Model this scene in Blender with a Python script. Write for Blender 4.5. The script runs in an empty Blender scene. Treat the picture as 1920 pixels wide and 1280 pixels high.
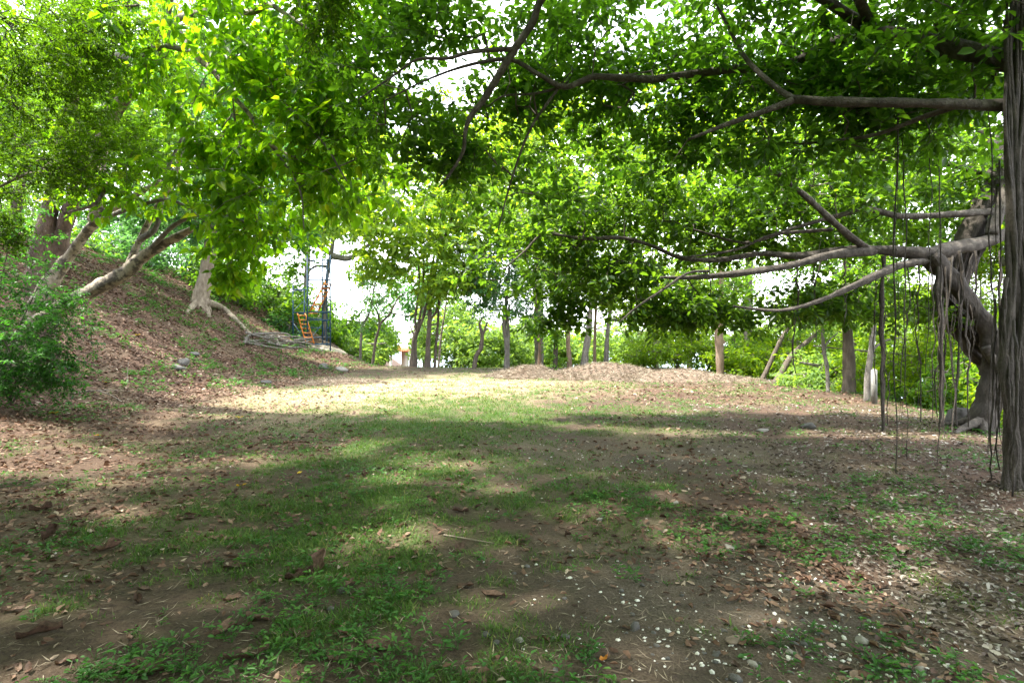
import bpy, math, random
import numpy as np
from mathutils import Vector, Matrix

rng = np.random.default_rng(11)
random.seed(11)
scene = bpy.context.scene
COL = scene.collection

# ------------------------------------------------------------------ camera, sky, sun, exposure
CAMZ = 1.6
F = 1920 / 36 * 20.0                        # focal length in photo pixels (20 mm lens, 36 mm sensor)
cam_d = bpy.data.cameras.new('camera'); cam_d.lens = 20; cam_d.sensor_width = 36
cam_d.clip_start = 0.05; cam_d.clip_end = 6000
cam = bpy.data.objects.new('camera', cam_d); COL.objects.link(cam)
cam.location = (0, 0, CAMZ); cam.rotation_euler = (math.radians(90), 0, 0)
scene.camera = cam

SUN_EL, SUN_AZ = math.radians(61), math.radians(-88)     # azimuth from +Y, negative = left of the view
sdir = Vector((math.sin(SUN_AZ) * math.cos(SUN_EL), math.cos(SUN_AZ) * math.cos(SUN_EL), math.sin(SUN_EL)))
w = bpy.data.worlds.new('World'); scene.world = w; w.use_nodes = True
nt = w.node_tree; nt.nodes.clear()
out = nt.nodes.new('ShaderNodeOutputWorld'); bg = nt.nodes.new('ShaderNodeBackground')
sky = nt.nodes.new('ShaderNodeTexSky'); sky.sky_type = 'NISHITA'; sky.sun_disc = False
sky.sun_elevation = SUN_EL; sky.sun_rotation = SUN_AZ; sky.air_density = 1.0; sky.dust_density = 3.0
tc = nt.nodes.new('ShaderNodeTexCoord'); nz = nt.nodes.new('ShaderNodeTexNoise')
nz.inputs['Scale'].default_value = 3.5; nz.inputs['Detail'].default_value = 6; nz.inputs['Roughness'].default_value = 0.6
cr = nt.nodes.new('ShaderNodeValToRGB'); cr.color_ramp.elements[0].position = 0.30; cr.color_ramp.elements[1].position = 0.55
mx = nt.nodes.new('ShaderNodeMixRGB'); mx.inputs[2].default_value = (11.0, 11.4, 12.2, 1)   # bright thin cloud
nt.links.new(tc.outputs['Generated'], nz.inputs['Vector']); nt.links.new(nz.outputs['Fac'], cr.inputs[0])
nt.links.new(cr.outputs[0], mx.inputs[0]); nt.links.new(sky.outputs[0], mx.inputs[1])
nt.links.new(mx.outputs[0], bg.inputs[0]); bg.inputs[1].default_value = 0.10
nt.links.new(bg.outputs[0], out.inputs[0])
sun_d = bpy.data.lights.new('sun', 'SUN'); sun_d.energy = 3.7; sun_d.angle = math.radians(2.2); sun_d.color = (1.0, 0.94, 0.84)
sun = bpy.data.objects.new('sun', sun_d); COL.objects.link(sun)
sun.rotation_euler = (-sdir).to_track_quat('-Z', 'Y').to_euler(); sun.location = (0, 0, 40)
vs = scene.view_settings; vs.view_transform = 'Standard'; vs.look = 'None'; vs.gamma = 1.0; vs.use_curve_mapping = False
vs.exposure = 2.42
cy = scene.cycles
cy.use_denoising = True; cy.max_bounces = 8; cy.diffuse_bounces = 4; cy.transmission_bounces = 4; cy.glossy_bounces = 2
cy.caustics_reflective = False; cy.caustics_refractive = False; cy.sample_clamp_indirect = 6

# ------------------------------------------------------------------ helpers
def at(px, py, D):
    return np.array([(px - 960) / F * D, D, CAMZ + (640 - py) / F * D])
def smooth(a): return a * a * (3 - 2 * a)
def vnoise(x, y, seed=0):
    xi = np.floor(x).astype(np.int64); yi = np.floor(y).astype(np.int64); xf = smooth(x - xi); yf = smooth(y - yi)
    def h(a, b):
        n = (a * 374761393 + b * 668265263 + seed * 974711) & 0x7fffffff
        n = ((n ^ (n >> 13)) * 1274126177) & 0x7fffffff
        return ((n ^ (n >> 16)) & 0xffff) / 65535.0
    return (h(xi, yi) * (1 - xf) + h(xi + 1, yi) * xf) * (1 - yf) + (h(xi, yi + 1) * (1 - xf) + h(xi + 1, yi + 1) * xf) * yf
def fbm(x, y, seed=0, o=4):
    x = np.asarray(x, float); y = np.asarray(y, float)
    s = 0; a = 0.5
    for i in range(o):
        s = s + a * vnoise(x, y, seed + i); x = x * 2.03 + 7.1; y = y * 2.03 + 3.7; a *= 0.5
    return s / (1 - 0.5 ** o)
def splus(t, k): return k * np.logaddexp(0, t / k)
def hz(x, y):
    x = np.asarray(x, float); y = np.asarray(y, float)
    s = -10.6 - x
    hill = 0.70 * splus(s, 1.1); hill = 8.5 * np.tanh(hill / 8.5)
    edge = 37 + 2.2 * splus(-13.5 - x, 1.5)
    drop = 0.16 * splus(y - edge, 1.2)
    redge = 9.3 + 2.6 * np.tanh((y - 10) / 8.0)
    rdrop = 0.42 * splus(x - redge, 0.7); rdrop = 7.5 * np.tanh(rdrop / 7.5)
    z = hill - drop - rdrop + 0.25 * (fbm(x * .12, y * .12, 5) - .5) * np.clip((np.hypot(x, y) - 4) / 10, 0, 1)
    z = z + np.clip(s / 2 + 1, 0, 1) * (.5 * (fbm(x * .5, y * .9, 15) - .5) + .22 * (fbm(x * 1.6, y * 1.9, 16) - .5))
    z = z + 0.10 * (fbm(x * .7, y * .7, 9) - .5) + 0.025 * (fbm(x * 4, y * 4, 12, 2) - .5)
    tw = np.exp(-(((x + 12.6) / 2.5) ** 4 + ((y - 36.4) / 2.3) ** 4))       # level spot where the scaffold stands
    z = z * (1 - tw) + (1.02 - .06 * (x + 12.6)) * tw
    return np.maximum(z, -34)
def gnd(px, D):
    x = (px - 960) / F * D
    return np.array([x, D, float(hz(x, D))])
def gpix(px, py):                             # where the ray of a photo pixel meets the terrain
    for D in np.concatenate([np.arange(2, 12, .03), np.arange(12, 60, .1)]):
        p = at(px, py, D)
        if p[2] <= hz(p[0], p[1]): return np.array([p[0], p[1], float(hz(p[0], p[1]))])
    return gnd(px, 34.)
def norm(v): return v / np.maximum(np.linalg.norm(v, axis=-1, keepdims=True), 1e-9)

def mesh(name, V, Fs, mats, attrs=None, smoothf=False, mi=None):
    """V (N,3); Fs list of (M,k) face arrays"""
    me = bpy.data.meshes.new(name)
    V = np.asarray(V, np.float32)
    if not (isinstance(Fs, list) and isinstance(Fs[0], np.ndarray)): Fs = [np.asarray(Fs)]
    Fs = [np.asarray(f, np.int32) for f in Fs if len(f)]
    loops = np.concatenate([f.ravel() for f in Fs]); tot = np.concatenate([np.full(len(f), f.shape[1], np.int32) for f in Fs])
    st = np.concatenate([[0], np.cumsum(tot)[:-1]]).astype(np.int32)
    me.vertices.add(len(V)); me.vertices.foreach_set('co', V.ravel())
    me.loops.add(len(loops)); me.loops.foreach_set('vertex_index', loops)
    me.polygons.add(len(tot)); me.polygons.foreach_set('loop_start', st)
    if smoothf: me.polygons.foreach_set('use_smooth', np.ones(len(tot), bool))
    for m in (mats if isinstance(mats, (list, tuple)) else [mats]): me.materials.append(m)
    if mi is not None: me.polygons.foreach_set('material_index', np.asarray(mi, np.int32))
    if attrs:
        for k, v in attrs.items():
            a = me.attributes.new(k, 'FLOAT', 'POINT'); a.data.foreach_set('value', np.asarray(v, np.float32))
    me.update(calc_edges=True)
    return me
def link(name, me, parent=None, **props):
    o = bpy.data.objects.new(name, me); COL.objects.link(o)
    if parent is not None: o.parent = parent
    for k, v in props.items(): o[k] = v
    return o
def empty(name, loc, label, cat, group=None):
    o = bpy.data.objects.new(name, None); COL.objects.link(o); o.location = [float(c) for c in loc]; o.empty_display_size = .2
    o['label'] = label; o['category'] = cat
    if group: o['group'] = group
    return o

class MB:                                      # collects geometry for ONE mesh
    def __init__(s): s.V = []; s.Q = []; s.T = []; s.n = 0
    def add(s, V, Q=(), T=()):
        s.V.append(np.asarray(V, float))
        if len(Q): s.Q.append(np.asarray(Q) + s.n)
        if len(T): s.T.append(np.asarray(T) + s.n)
        s.n += len(V); return s
    def box(s, c, size, R=None):
        c = np.asarray(c, float); h = np.asarray(size, float) / 2
        P = np.array([[x, y, z] for x in (-1, 1) for y in (-1, 1) for z in (-1, 1)], float) * h
        if R is not None: P = P @ np.asarray(R).T
        return s.add(P + c, [[0, 1, 3, 2], [4, 6, 7, 5], [0, 4, 5, 1], [2, 3, 7, 6], [0, 2, 6, 4], [1, 5, 7, 3]])
    def rod(s, a, b, r, n=8): return s.add(*tube(np.array([a, b]), [r, r], n, raw=True))
    def mesh(s, name, mat, smoothf=False, off=None):
        V = np.concatenate(s.V)
        if off is not None: V = V - off
        Fs = ([np.concatenate(s.Q)] if s.Q else []) + ([np.concatenate(s.T)] if s.T else [])
        return mesh(name, V, Fs, mat, smoothf=smoothf)

def resample(P, r, step):
    P = np.asarray(P, float); r = np.asarray(r, float)
    Pe = np.vstack([2 * P[0] - P[1], P, 2 * P[-1] - P[-2]])
    o = []; ro = []
    for i in range(len(P) - 1):
        p0, p1, p2, p3 = Pe[i:i + 4]
        n = max(1, int(np.linalg.norm(p2 - p1) / step))
        for k in range(n):
            t = k / n
            o.append(.5 * (2 * p1 + (p2 - p0) * t + (2 * p0 - 5 * p1 + 4 * p2 - p3) * t * t + (3 * p1 - p0 - 3 * p2 + p3) * t ** 3))
            ro.append(r[i] * (1 - t) + r[i + 1] * t)
    o.append(P[-1]); ro.append(r[-1])
    return np.array(o), np.array(ro)
def tube(P, r, n=8, raw=False, rough=0.0, step=.15, seed=0):
    if not raw: P, r = resample(P, r, step)
    P = np.asarray(P, float); r = np.asarray(r, float)
    T = norm(np.gradient(P, axis=0)); up = np.array([0, 0, 1.]) if abs(T[0][2]) < .9 else np.array([1., 0, 0])
    u = norm(np.cross(T[0], up)); V = []
    ang = np.linspace(0, 2 * np.pi, n, endpoint=False); g = np.random.default_rng(seed + 5)
    ph = g.uniform(0, 6.28, 4)
    for i in range(len(P)):
        u = norm(u - T[i] * np.dot(u, T[i])); v = np.cross(T[i], u)
        rr = r[i] * (1 + rough * (np.sin(2 * ang + ph[0] + i * .21) * .5 + np.sin(3 * ang + ph[1] - i * .13) * .5 + np.sin(i * .9 + ph[2]) * .35 + g.normal(0, .25, n)))
        V.append(P[i] + (np.cos(ang) * rr)[:, None] * u + (np.sin(ang) * rr)[:, None] * v)
    V = np.concatenate(V); m = len(P)
    i, j = np.meshgrid(np.arange(m - 1), np.arange(n), indexing='ij')
    Q = np.stack([i * n + j, i * n + (j + 1) % n, (i + 1) * n + (j + 1) % n, (i + 1) * n + j], -1).reshape(-1, 4)
    V = np.vstack([V, P[0], P[-1]]); a, b = m * n, m * n + 1
    Tr = [[a, (k + 1) % n, k] for k in range(n)] + [[b, (m - 1) * n + k, (m - 1) * n + (k + 1) % n] for k in range(n)]
    return V, Q, Tr

# ------------------------------------------------------------------ materials
def newmat(name):
    m = bpy.data.materials.new(name); m.use_nodes = True
    nt = m.node_tree; nt.nodes.clear()
    o = nt.nodes.new('ShaderNodeOutputMaterial'); b = nt.nodes.new('ShaderNodeBsdfPrincipled')
    nt.links.new(b.outputs[0], o.inputs[0]); return m, nt, b, o
def ramp(nt, stops):
    r = nt.nodes.new('ShaderNodeValToRGB'); e = r.color_ramp.elements
    while len(e) > 1: e.remove(e[-1])
    e[0].position = stops[0][0]; e[0].color = (*stops[0][1], 1)
    for p, c in stops[1:]:
        k = e.new(p); k.color = (*c, 1)
    return r
def noise(nt, scale, detail=4, rough=.6, vec=None, dim=None):
    n = nt.nodes.new('ShaderNodeTexNoise'); n.inputs['Scale'].default_value = scale; n.inputs['Detail'].default_value = detail
    n.inputs['Roughness'].default_value = rough
    if vec is not None: nt.links.new(vec, n.inputs['Vector'])
    return n
def leafmat(name, stops, tr, fac=.5, rough=.45, spec=.5):
    """stops: colour of the upper face over the leaf's own random number; tr: (gain rgb) for light that passes through"""
    m, nt, b, o = newmat(name)
    a = nt.nodes.new('ShaderNodeAttribute'); a.attribute_name = 'rnd'
    r = ramp(nt, stops); nt.links.new(a.outputs['Fac'], r.inputs[0])
    b.inputs['Roughness'].default_value = rough; b.inputs['Specular IOR Level'].default_value = spec * .6
    nt.links.new(r.outputs[0], b.inputs['Base Color'])
    t = nt.nodes.new('ShaderNodeBsdfTranslucent'); mul = nt.nodes.new('ShaderNodeMixRGB'); mul.blend_type = 'MULTIPLY'; mul.inputs[0].default_value = 1
    nt.links.new(r.outputs[0], mul.inputs[1]); mul.inputs[2].default_value = (*tr, 1); nt.links.new(mul.outputs[0], t.inputs[0])
    mxs = nt.nodes.new('ShaderNodeMixShader'); mxs.inputs[0].default_value = fac
    nt.links.new(b.outputs[0], mxs.inputs[1]); nt.links.new(t.outputs[0], mxs.inputs[2]); nt.links.new(mxs.outputs[0], o.inputs[0])
    return m
def mottle(m, scale, amt):
    nt = m.node_tree; r = [n for n in nt.nodes if n.type == 'VALTORGB'][0]; g = nt.nodes.new('ShaderNodeNewGeometry'); n = noise(nt, scale, 4, .7, g.outputs['Position'])
    k = ramp(nt, [(.35, (1 - amt,) * 3), (.65, (1 + amt,) * 3)]); nt.links.new(n.outputs['Fac'], k.inputs[0])
    mu = nt.nodes.new('ShaderNodeMixRGB'); mu.blend_type = 'MULTIPLY'; mu.inputs[0].default_value = 1
    dst = [l.to_socket for l in r.outputs[0].links]
    nt.links.new(r.outputs[0], mu.inputs[1]); nt.links.new(k.outputs[0], mu.inputs[2])
    for d in dst: nt.links.new(mu.outputs[0], d)
def barkmat(name, stops, scale=6, stretch=.35, bump=.5, patch=None, rough=.85):
    m, nt, b, o = newmat(name)
    g = nt.nodes.new('ShaderNodeNewGeometry'); mp = nt.nodes.new('ShaderNodeMapping'); mp.inputs['Scale'].default_value = (1, 1, stretch)
    nt.links.new(g.outputs['Position'], mp.inputs[0])
    n = noise(nt, scale, 6, .65, mp.outputs[0]); r = ramp(nt, stops); nt.links.new(n.outputs['Fac'], r.inputs[0])
    col = r.outputs[0]
    if patch:
        n2 = noise(nt, patch[0], 6, .65, g.outputs['Position']); r2 = ramp(nt, [(patch[1] - .03, (0, 0, 0)), (patch[1] + .05, (1, 1, 1))])
        nt.links.new(n2.outputs['Fac'], r2.inputs[0]); mx = nt.nodes.new('ShaderNodeMixRGB'); nt.links.new(r2.outputs[0], mx.inputs[0])
        nt.links.new(col, mx.inputs[1]); mx.inputs[2].default_value = (*patch[2], 1); col = mx.outputs[0]
    nt.links.new(col, b.inputs['Base Color']); b.inputs['Roughness'].default_value = rough
    n3 = noise(nt, scale * 5, 5, .7, mp.outputs[0]); bp = nt.nodes.new('ShaderNodeBump'); bp.inputs['Strength'].default_value = bump; bp.inputs['Distance'].default_value = .06
    nt.links.new(n3.outputs['Fac'], bp.inputs['Height']); nt.links.new(bp.outputs[0], b.inputs['Normal'])
    return m
def plain(name, c, rough=.6, var=.25, scale=8, metal=0, bump=0):
    m, nt, b, o = newmat(name); g = nt.nodes.new('ShaderNodeNewGeometry'); n = noise(nt, scale, 5, .6, g.outputs['Position'])
    c = np.array(c); r = ramp(nt, [(.3, tuple(c * (1 - var))), (.7, tuple(np.minimum(c * (1 + var), 1)))])
    nt.links.new(n.outputs['Fac'], r.inputs[0]); nt.links.new(r.outputs[0], b.inputs['Base Color'])
    b.inputs['Roughness'].default_value = rough; b.inputs['Metallic'].default_value = metal
    if bump:
        bp = nt.nodes.new('ShaderNodeBump'); bp.inputs['Strength'].default_value = bump; bp.inputs['Distance'].default_value = .02
        n2 = noise(nt, scale * 4, 5, .7, g.outputs['Position']); nt.links.new(n2.outputs['Fac'], bp.inputs['Height']); nt.links.new(bp.outputs[0], b.inputs['Normal'])
    return m
M = {}
M['fig_leaf'] = leafmat('fig_leaf', [(0, (.022, .055, .014)), (.6, (.04, .095, .02)), (1, (.07, .14, .022))], (4.6, 3.8, .7), .57, .38)
M['fig_leaf_dark'] = leafmat('fig_leaf_dark', [(0, (.024, .06, .014)), (.6, (.04, .1, .018)), (1, (.065, .14, .022))], (4.4, 4.0, .8), .56, .36)
M['broad_leaf'] = leafmat('broad_leaf', [(0, (.045, .115, .014)), (.5, (.08, .185, .016)), (.9, (.125, .22, .02)), (.965, (.2, .24, .03)), (1, (.3, .16, .03))], (3.6, 3.2, .5), .6, .42)
M['feather_leaf'] = leafmat('feather_leaf', [(0, (.025, .07, .012)), (.7, (.045, .115, .014)), (1, (.08, .16, .02))], (3.9, 3.1, .5), .55, .5, .3)
M['shrub_leaf'] = leafmat('shrub_leaf', [(0, (.02, .07, .018)), (.7, (.035, .12, .022)), (1, (.07, .17, .03))], (2.2, 2.5, .8), .5, .45)
M['teak_leaf'] = leafmat('teak_leaf', [(0, (.09, .18, .025)), (.5, (.15, .26, .035)), (1, (.22, .32, .05))], (2.8, 2.4, .6), .55, .5)
M['forest_leaf'] = leafmat('forest_leaf', [(0, (.04, .105, .022)), (.6, (.075, .165, .028)), (1, (.12, .21, .035))], (3.2, 2.8, .6), .52, .5)
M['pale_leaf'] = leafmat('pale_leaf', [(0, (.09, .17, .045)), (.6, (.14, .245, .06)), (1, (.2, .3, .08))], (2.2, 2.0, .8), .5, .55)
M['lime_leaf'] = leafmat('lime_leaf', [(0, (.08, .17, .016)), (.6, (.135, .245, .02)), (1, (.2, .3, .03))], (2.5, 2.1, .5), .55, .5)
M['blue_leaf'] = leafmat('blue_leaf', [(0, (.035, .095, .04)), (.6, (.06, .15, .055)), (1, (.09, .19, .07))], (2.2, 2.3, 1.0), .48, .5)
M['grass'] = leafmat('grass', [(0, (.045, .09, .018)), (.6, (.07, .14, .024)), (.85, (.12, .17, .04)), (1, (.26, .22, .10))], (1.4, 1.6, .6), .3, .55, .3)
M['weed'] = leafmat('weed', [(0, (.035, .11, .02)), (.7, (.06, .17, .03)), (1, (.11, .23, .04))], (1.3, 1.6, .6), .35, .5)
M['litter'] = leafmat('litter', [(0, (.05, .03, .022)), (.35, (.10, .058, .04)), (.7, (.165, .10, .07)), (.93, (.26, .18, .13)), (1, (.38, .32, .25))], (1, .8, .6), .15, .7, .25)
M['litter_grey'] = leafmat('litter_grey', [(0, (.05, .036, .028)), (.4, (.11, .085, .068)), (.8, (.2, .172, .145)), (1, (.38, .355, .32))], (1, .9, .8), .12, .7, .25)
M['straw'] = leafmat('straw', [(0, (.075, .056, .042)), (.5, (.22, .178, .132)), (1, (.44, .385, .3))], (1, .9, .7), .15, .7, .25)
M['dry_leaf'] = leafmat('dry_leaf', [(0, (.06, .036, .026)), (.5, (.12, .075, .054)), (1, (.2, .13, .095))], (1, .8, .6), .12, .65, .3)
M['yellow_leaf'] = leafmat('yellow_leaf', [(0, (.55, .36, .03)), (.6, (.65, .47, .05)), (1, (.6, .25, .05))], (1, .9, .5), .25, .6, .3)
mottle(M['dry_leaf'], 40, .45); mottle(M['litter'], 30, .3); mottle(M['yellow_leaf'], 50, .25)
M['bark_fig'] = barkmat('bark_fig', [(.28, (.035, .029, .023)), (.5, (.085, .07, .057)), (.72, (.19, .168, .143))], 8, .8, .9)
M['bark_fig_dark'] = barkmat('bark_fig_dark', [(.25, (.025, .02, .016)), (.5, (.06, .048, .038)), (.75, (.13, .11, .09))], 9, .5, 1)
M['bark_host'] = barkmat('bark_host', [(.25, (.02, .016, .013)), (.55, (.05, .04, .03)), (.8, (.10, .08, .06))], 9, .4, 1)
M['bark_pale'] = barkmat('bark_pale', [(.25, (.17, .135, .1)), (.5, (.3, .25, .19)), (.75, (.43, .38, .31))], 9, .7, .6, patch=(5.5, .51, (.085, .068, .056)))
M['bark_rough'] = barkmat('bark_rough', [(.25, (.05, .035, .028)), (.5, (.13, .09, .07)), (.75, (.25, .17, .13))], 8, .3, .9, patch=(5, .66, (.33, .29, .25)))
M['bark_hill'] = barkmat('bark_hill', [(.25, (.12, .09, .065)), (.5, (.25, .2, .15)), (.75, (.42, .36, .28))], 7, .4, .8)
M['bark_grey'] = barkmat('bark_grey', [(.25, (.07, .062, .053)), (.5, (.16, .143, .125)), (.75, (.3, .28, .25))], 9, .3, .9)
M['bark_brown'] = barkmat('bark_brown', [(.25, (.045, .035, .028)), (.5, (.10, .078, .06)), (.75, (.18, .145, .115))], 8, .25, .9)
M['bark_tan'] = barkmat('bark_tan', [(.25, (.14, .09, .06)), (.5, (.24, .165, .115)), (.75, (.34, .26, .19))], 7, .25, .8)
M['twig'] = barkmat('twig', [(.3, (.09, .07, .055)), (.7, (.21, .18, .15))], 10, 1, .1)
M['twig_dark'] = barkmat('twig_dark', [(.3, (.05, .04, .03)), (.7, (.12, .10, .08))], 10, 1, .1)

# ------------------------------------------------------------------ ground cover fields (real patches of soil, turf, litter, gravel)
def blobs(x, y, L):
    s = np.zeros_like(np.asarray(x, float))
    for px, py, rx, rD, a in L:
        D = F * CAMZ / (py - 640); cx = (px - 960) / F * D
        s = s + a * np.exp(-(((x - cx) / rx) ** 2 + ((y - D) / rD) ** 2))
    return s
def fields(x, y):
    x = np.asarray(x, float); y = np.asarray(y, float)
    n1 = fbm(x * .9, y * .9, 21); n2 = fbm(x * 2.6, y * 2.6, 31); n3 = fbm(x * .35, y * .35, 41)
    turf = blobs(x, y, [(640, 1000, .9, 1.0, .35), (760, 830, 1.4, 2.2, .45), (820, 775, 2.0, 3.5, .5), (600, 940, 1.3, 1.0, .8), (520, 1010, .8, .5, .5), (700, 1100, 1.0, .55, .7), (560, 1180, .6, .4, .5), (900, 930, 1.1, .9, .45), (1130, 900, 1.0, 1.1, .75), (860, 850, 1.5, 1.5, .4),
                        (930, 1130, .5, .35, .55), (1000, 1010, .6, .4, .45), (420, 830, 1.5, 1.5, .3), (1130, 790, 2.5, 2.2, .6), (850, 760, 4, 6, .45), (1350, 740, 3, 4, .25), (750, 690, 7, 5, .5), (80, 830, 1.2, 1.0, .35), (250, 1000, .8, .6, .2)])
    turf = np.clip(turf * .9 + (n2 - .5) * 2.1 + (n1 - .5) * 1.1 + (fbm(x * 8, y * 8, 51, 3) - .5) * 1.5 - .16, 0, 1)
    hill = np.clip((-7.0 - x) / 4, 0, 1)
    litter = blobs(x, y, [(150, 800, 5, 6, .9), (1250, 730, 6, 6, .8), (1600, 800, 4, 5, .7), (1750, 1030, 1.7, 1.7, 1.2), (1800, 900, 2, 3, 1.0), (300, 1000, 1.6, 1.2, .35), (650, 830, 2.2, 1.6, .35)])
    litter = np.clip(litter + .8 * hill + (n1 - .5) * .9, 0, 1)
    gravel = blobs(x, y, [(1400, 1150, 1.1, .8, 1), (1250, 1050, 1.0, .7, .8), (1130, 900, .5, .6, .1), (1000, 850, 1.0, 1.5, .55), (1300, 870, 1.8, 1.4, .6), (1330, 830, 2.2, 1.6, .6), (1600, 1180, .8, .5, .7)])
    gravel = np.clip(gravel + (n1 - .5) * .7, 0, 1)
    dry = blobs(x, y, [(800, 725, 3.6, 7, 1.1), (620, 740, 2.2, 3.5, .8), (1000, 715, 3, 5, .5)])
    dry = np.clip(dry + (n1 - .5) * .8, 0, 1)
    turf = turf * (1 - .75 * np.clip(gravel * 1.3, 0, 1)); litter = litter * (1 - .5 * dry)
    turf = turf * (1 - .6 * np.clip(litter - .4, 0, 1)) * (1 - .8 * hill)
    turf = turf * (1 - .55 * np.clip((-2.6 - x) / 3, 0, 1))
    litter = np.clip(litter + .25 * np.clip((-3 - x) / 3, 0, 1) * (y > 7), 0, 1)
    return turf, litter, gravel, dry

def axis(parts):
    return np.unique(np.concatenate([np.arange(a, b, s) for a, b, s in parts]))
gx = axis([(-900, -120, 60), (-120, -40, 6), (-40, -12, .6), (-12, 12, .14), (12, 40, .6), (40, 120, 6), (120, 901, 60)])
gy = axis([(-120, -12, 6), (-12, 1.5, .5), (1.5, 12, .1), (12, 40, .3), (40, 100, 2), (100, 220, 8)])
GX, GY = np.meshgrid(gx, gy)
GZ = hz(GX, GY); tf, li, gr, dr = fields(GX, GY)
nx_, ny_ = len(gx), len(gy)
ii, jj = np.meshgrid(np.arange(ny_ - 1), np.arange(nx_ - 1), indexing='ij')
Q = np.stack([ii * nx_ + jj, ii * nx_ + jj + 1, (ii + 1) * nx_ + jj + 1, (ii + 1) * nx_ + jj], -1).reshape(-1, 4)
mg, nt, b, o = newmat('ground_soil')
g = nt.nodes.new('ShaderNodeNewGeometry')
def attr(n):
    a = nt.nodes.new('ShaderNodeAttribute'); a.attribute_name = n; return a.outputs['Fac']
nA = noise(nt, 1.3, 8, .65, g.outputs['Position']); nB = noise(nt, 22, 6, .7, g.outputs['Position']); nC = noise(nt, 75, 4, .7, g.outputs['Position'])
def mixc(fac, a, bcol):
    m = nt.nodes.new('ShaderNodeMixRGB'); nt.links.new(fac, m.inputs[0]); nt.links.new(a, m.inputs[1]); nt.links.new(bcol, m.inputs[2]); return m.outputs[0]
def rmp(n, st):
    r = ramp(nt, st); nt.links.new(n.outputs['Fac'], r.inputs[0]); return r.outputs[0]
soil = rmp(nB, [(.3, (.028, .019, .013)), (.5, (.06, .041, .027)), (.7, (.105, .077, .053))])
lit = rmp(nB, [(.3, (.03, .02, .014)), (.5, (.08, .048, .033)), (.7, (.16, .105, .075))])
trf = rmp(nB, [(.3, (.025, .04, .012)), (.5, (.05, .085, .02)), (.7, (.10, .12, .04))])
grv = rmp(nC, [(.3, (.04, .03, .021)), (.5, (.085, .066, .048)), (.68, (.15, .125, .1)), (.75, (.36, .34, .3))])
dry_ = rmp(nB, [(.3, (.15, .11, .06)), (.5, (.29, .235, .14)), (.7, (.42, .36, .22))])
soil = mixc(rmp(nC, [(.45, (0, 0, 0)), (.62, (.75, .75, .75))]), soil, rmp(nA, [(.3, (.11, .082, .058)), (.7, (.07, .049, .034))])); lit = mixc(rmp(nC, [(.45, (0, 0, 0)), (.6, (.7, .7, .7))]), lit, rmp(nA, [(.3, (.15, .09, .065)), (.7, (.05, .032, .024))]))
c = mixc(attr('litter'), soil, lit); c = mixc(attr('gravel'), c, grv); c = mixc(attr('dry'), c, dry_); c = mixc(attr('turf'), c, trf)
nt.links.new(c, b.inputs['Base Color']); b.inputs['Roughness'].default_value = .95; b.inputs['Specular IOR Level'].default_value = .2
bp = nt.nodes.new('ShaderNodeBump'); bp.inputs['Strength'].default_value = .9; bp.inputs['Distance'].default_value = .03
hm = nt.nodes.new('ShaderNodeMath'); hm.operation = 'MULTIPLY_ADD'; hm.inputs[1].default_value = .5; nt.links.new(nC.outputs['Fac'], hm.inputs[0]); nt.links.new(nB.outputs['Fac'], hm.inputs[2])
nt.links.new(hm.outputs[0], bp.inputs['Height']); nt.links.new(bp.outputs[0], b.inputs['Normal'])
link('ground', mesh('ground', np.stack([GX, GY, GZ], -1).reshape(-1, 3), Q, mg, dict(turf=tf.ravel(), litter=li.ravel(), gravel=gr.ravel(), dry=dr.ravel()), True), kind='structure')
# the sea far below the hillside
mw, nt, b, o = newmat('sea_water'); b.inputs['Base Color'].default_value = (.12, .2, .24, 1); b.inputs['Roughness'].default_value = .25
bp = nt.nodes.new('ShaderNodeBump'); bp.inputs['Strength'].default_value = .3; n = noise(nt, .4, 4); nt.links.new(n.outputs['Fac'], bp.inputs['Height']); nt.links.new(bp.outputs[0], b.inputs['Normal'])
link('sea', mesh('sea', [(-5000, 90, -25), (5000, 90, -25), (5000, 5500, -25), (-5000, 5500, -25)], [[0, 1, 2, 3]], mw), kind='structure')

# ------------------------------------------------------------------ leaves and trees
def leaves(pos, ax, nrm, L, W, kind='ov', fold=.12, tip=.12):
    """vectorised leaf blades; returns V, Q and vertices per leaf"""
    n = len(pos); ax = norm(ax); nrm = norm(nrm - ax * (nrm * ax).sum(1, keepdims=True)); sd = np.cross(nrm, ax)
    L = np.broadcast_to(L, (n,))[:, None]; W = np.broadcast_to(W, (n,))[:, None]
    if kind == 'ov':
        T = [(0, 0, 0), (.30, .36, fold), (.72, .46, fold * .8), (1, 0, -tip), (.72, -.46, fold * .8), (.30, -.36, fold)]; q = [[0, 3, 2, 1], [0, 5, 4, 3]]
    elif kind == 'heart':
        T = [(0, 0, 0), (.18, .46, fold), (.55, .42, fold * .6), (1, 0, -tip * 2), (.55, -.42, fold * .6), (.18, -.46, fold)]; q = [[0, 3, 2, 1], [0, 5, 4, 3]]
    else:
        T = [(0, 0, 0), (.45, .5, fold), (1, 0, -tip), (.45, -.5, fold)]; q = [[0, 1, 2, 3]]
    V = np.stack([pos + ax * L * t[0] + sd * W * t[1] + nrm * L * t[2] for t in T], 1)
    k = len(T); Q = (np.array(q)[None] + (np.arange(n) * k)[:, None, None]).reshape(-1, 4)
    return V.reshape(-1, 3), Q, k
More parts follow.
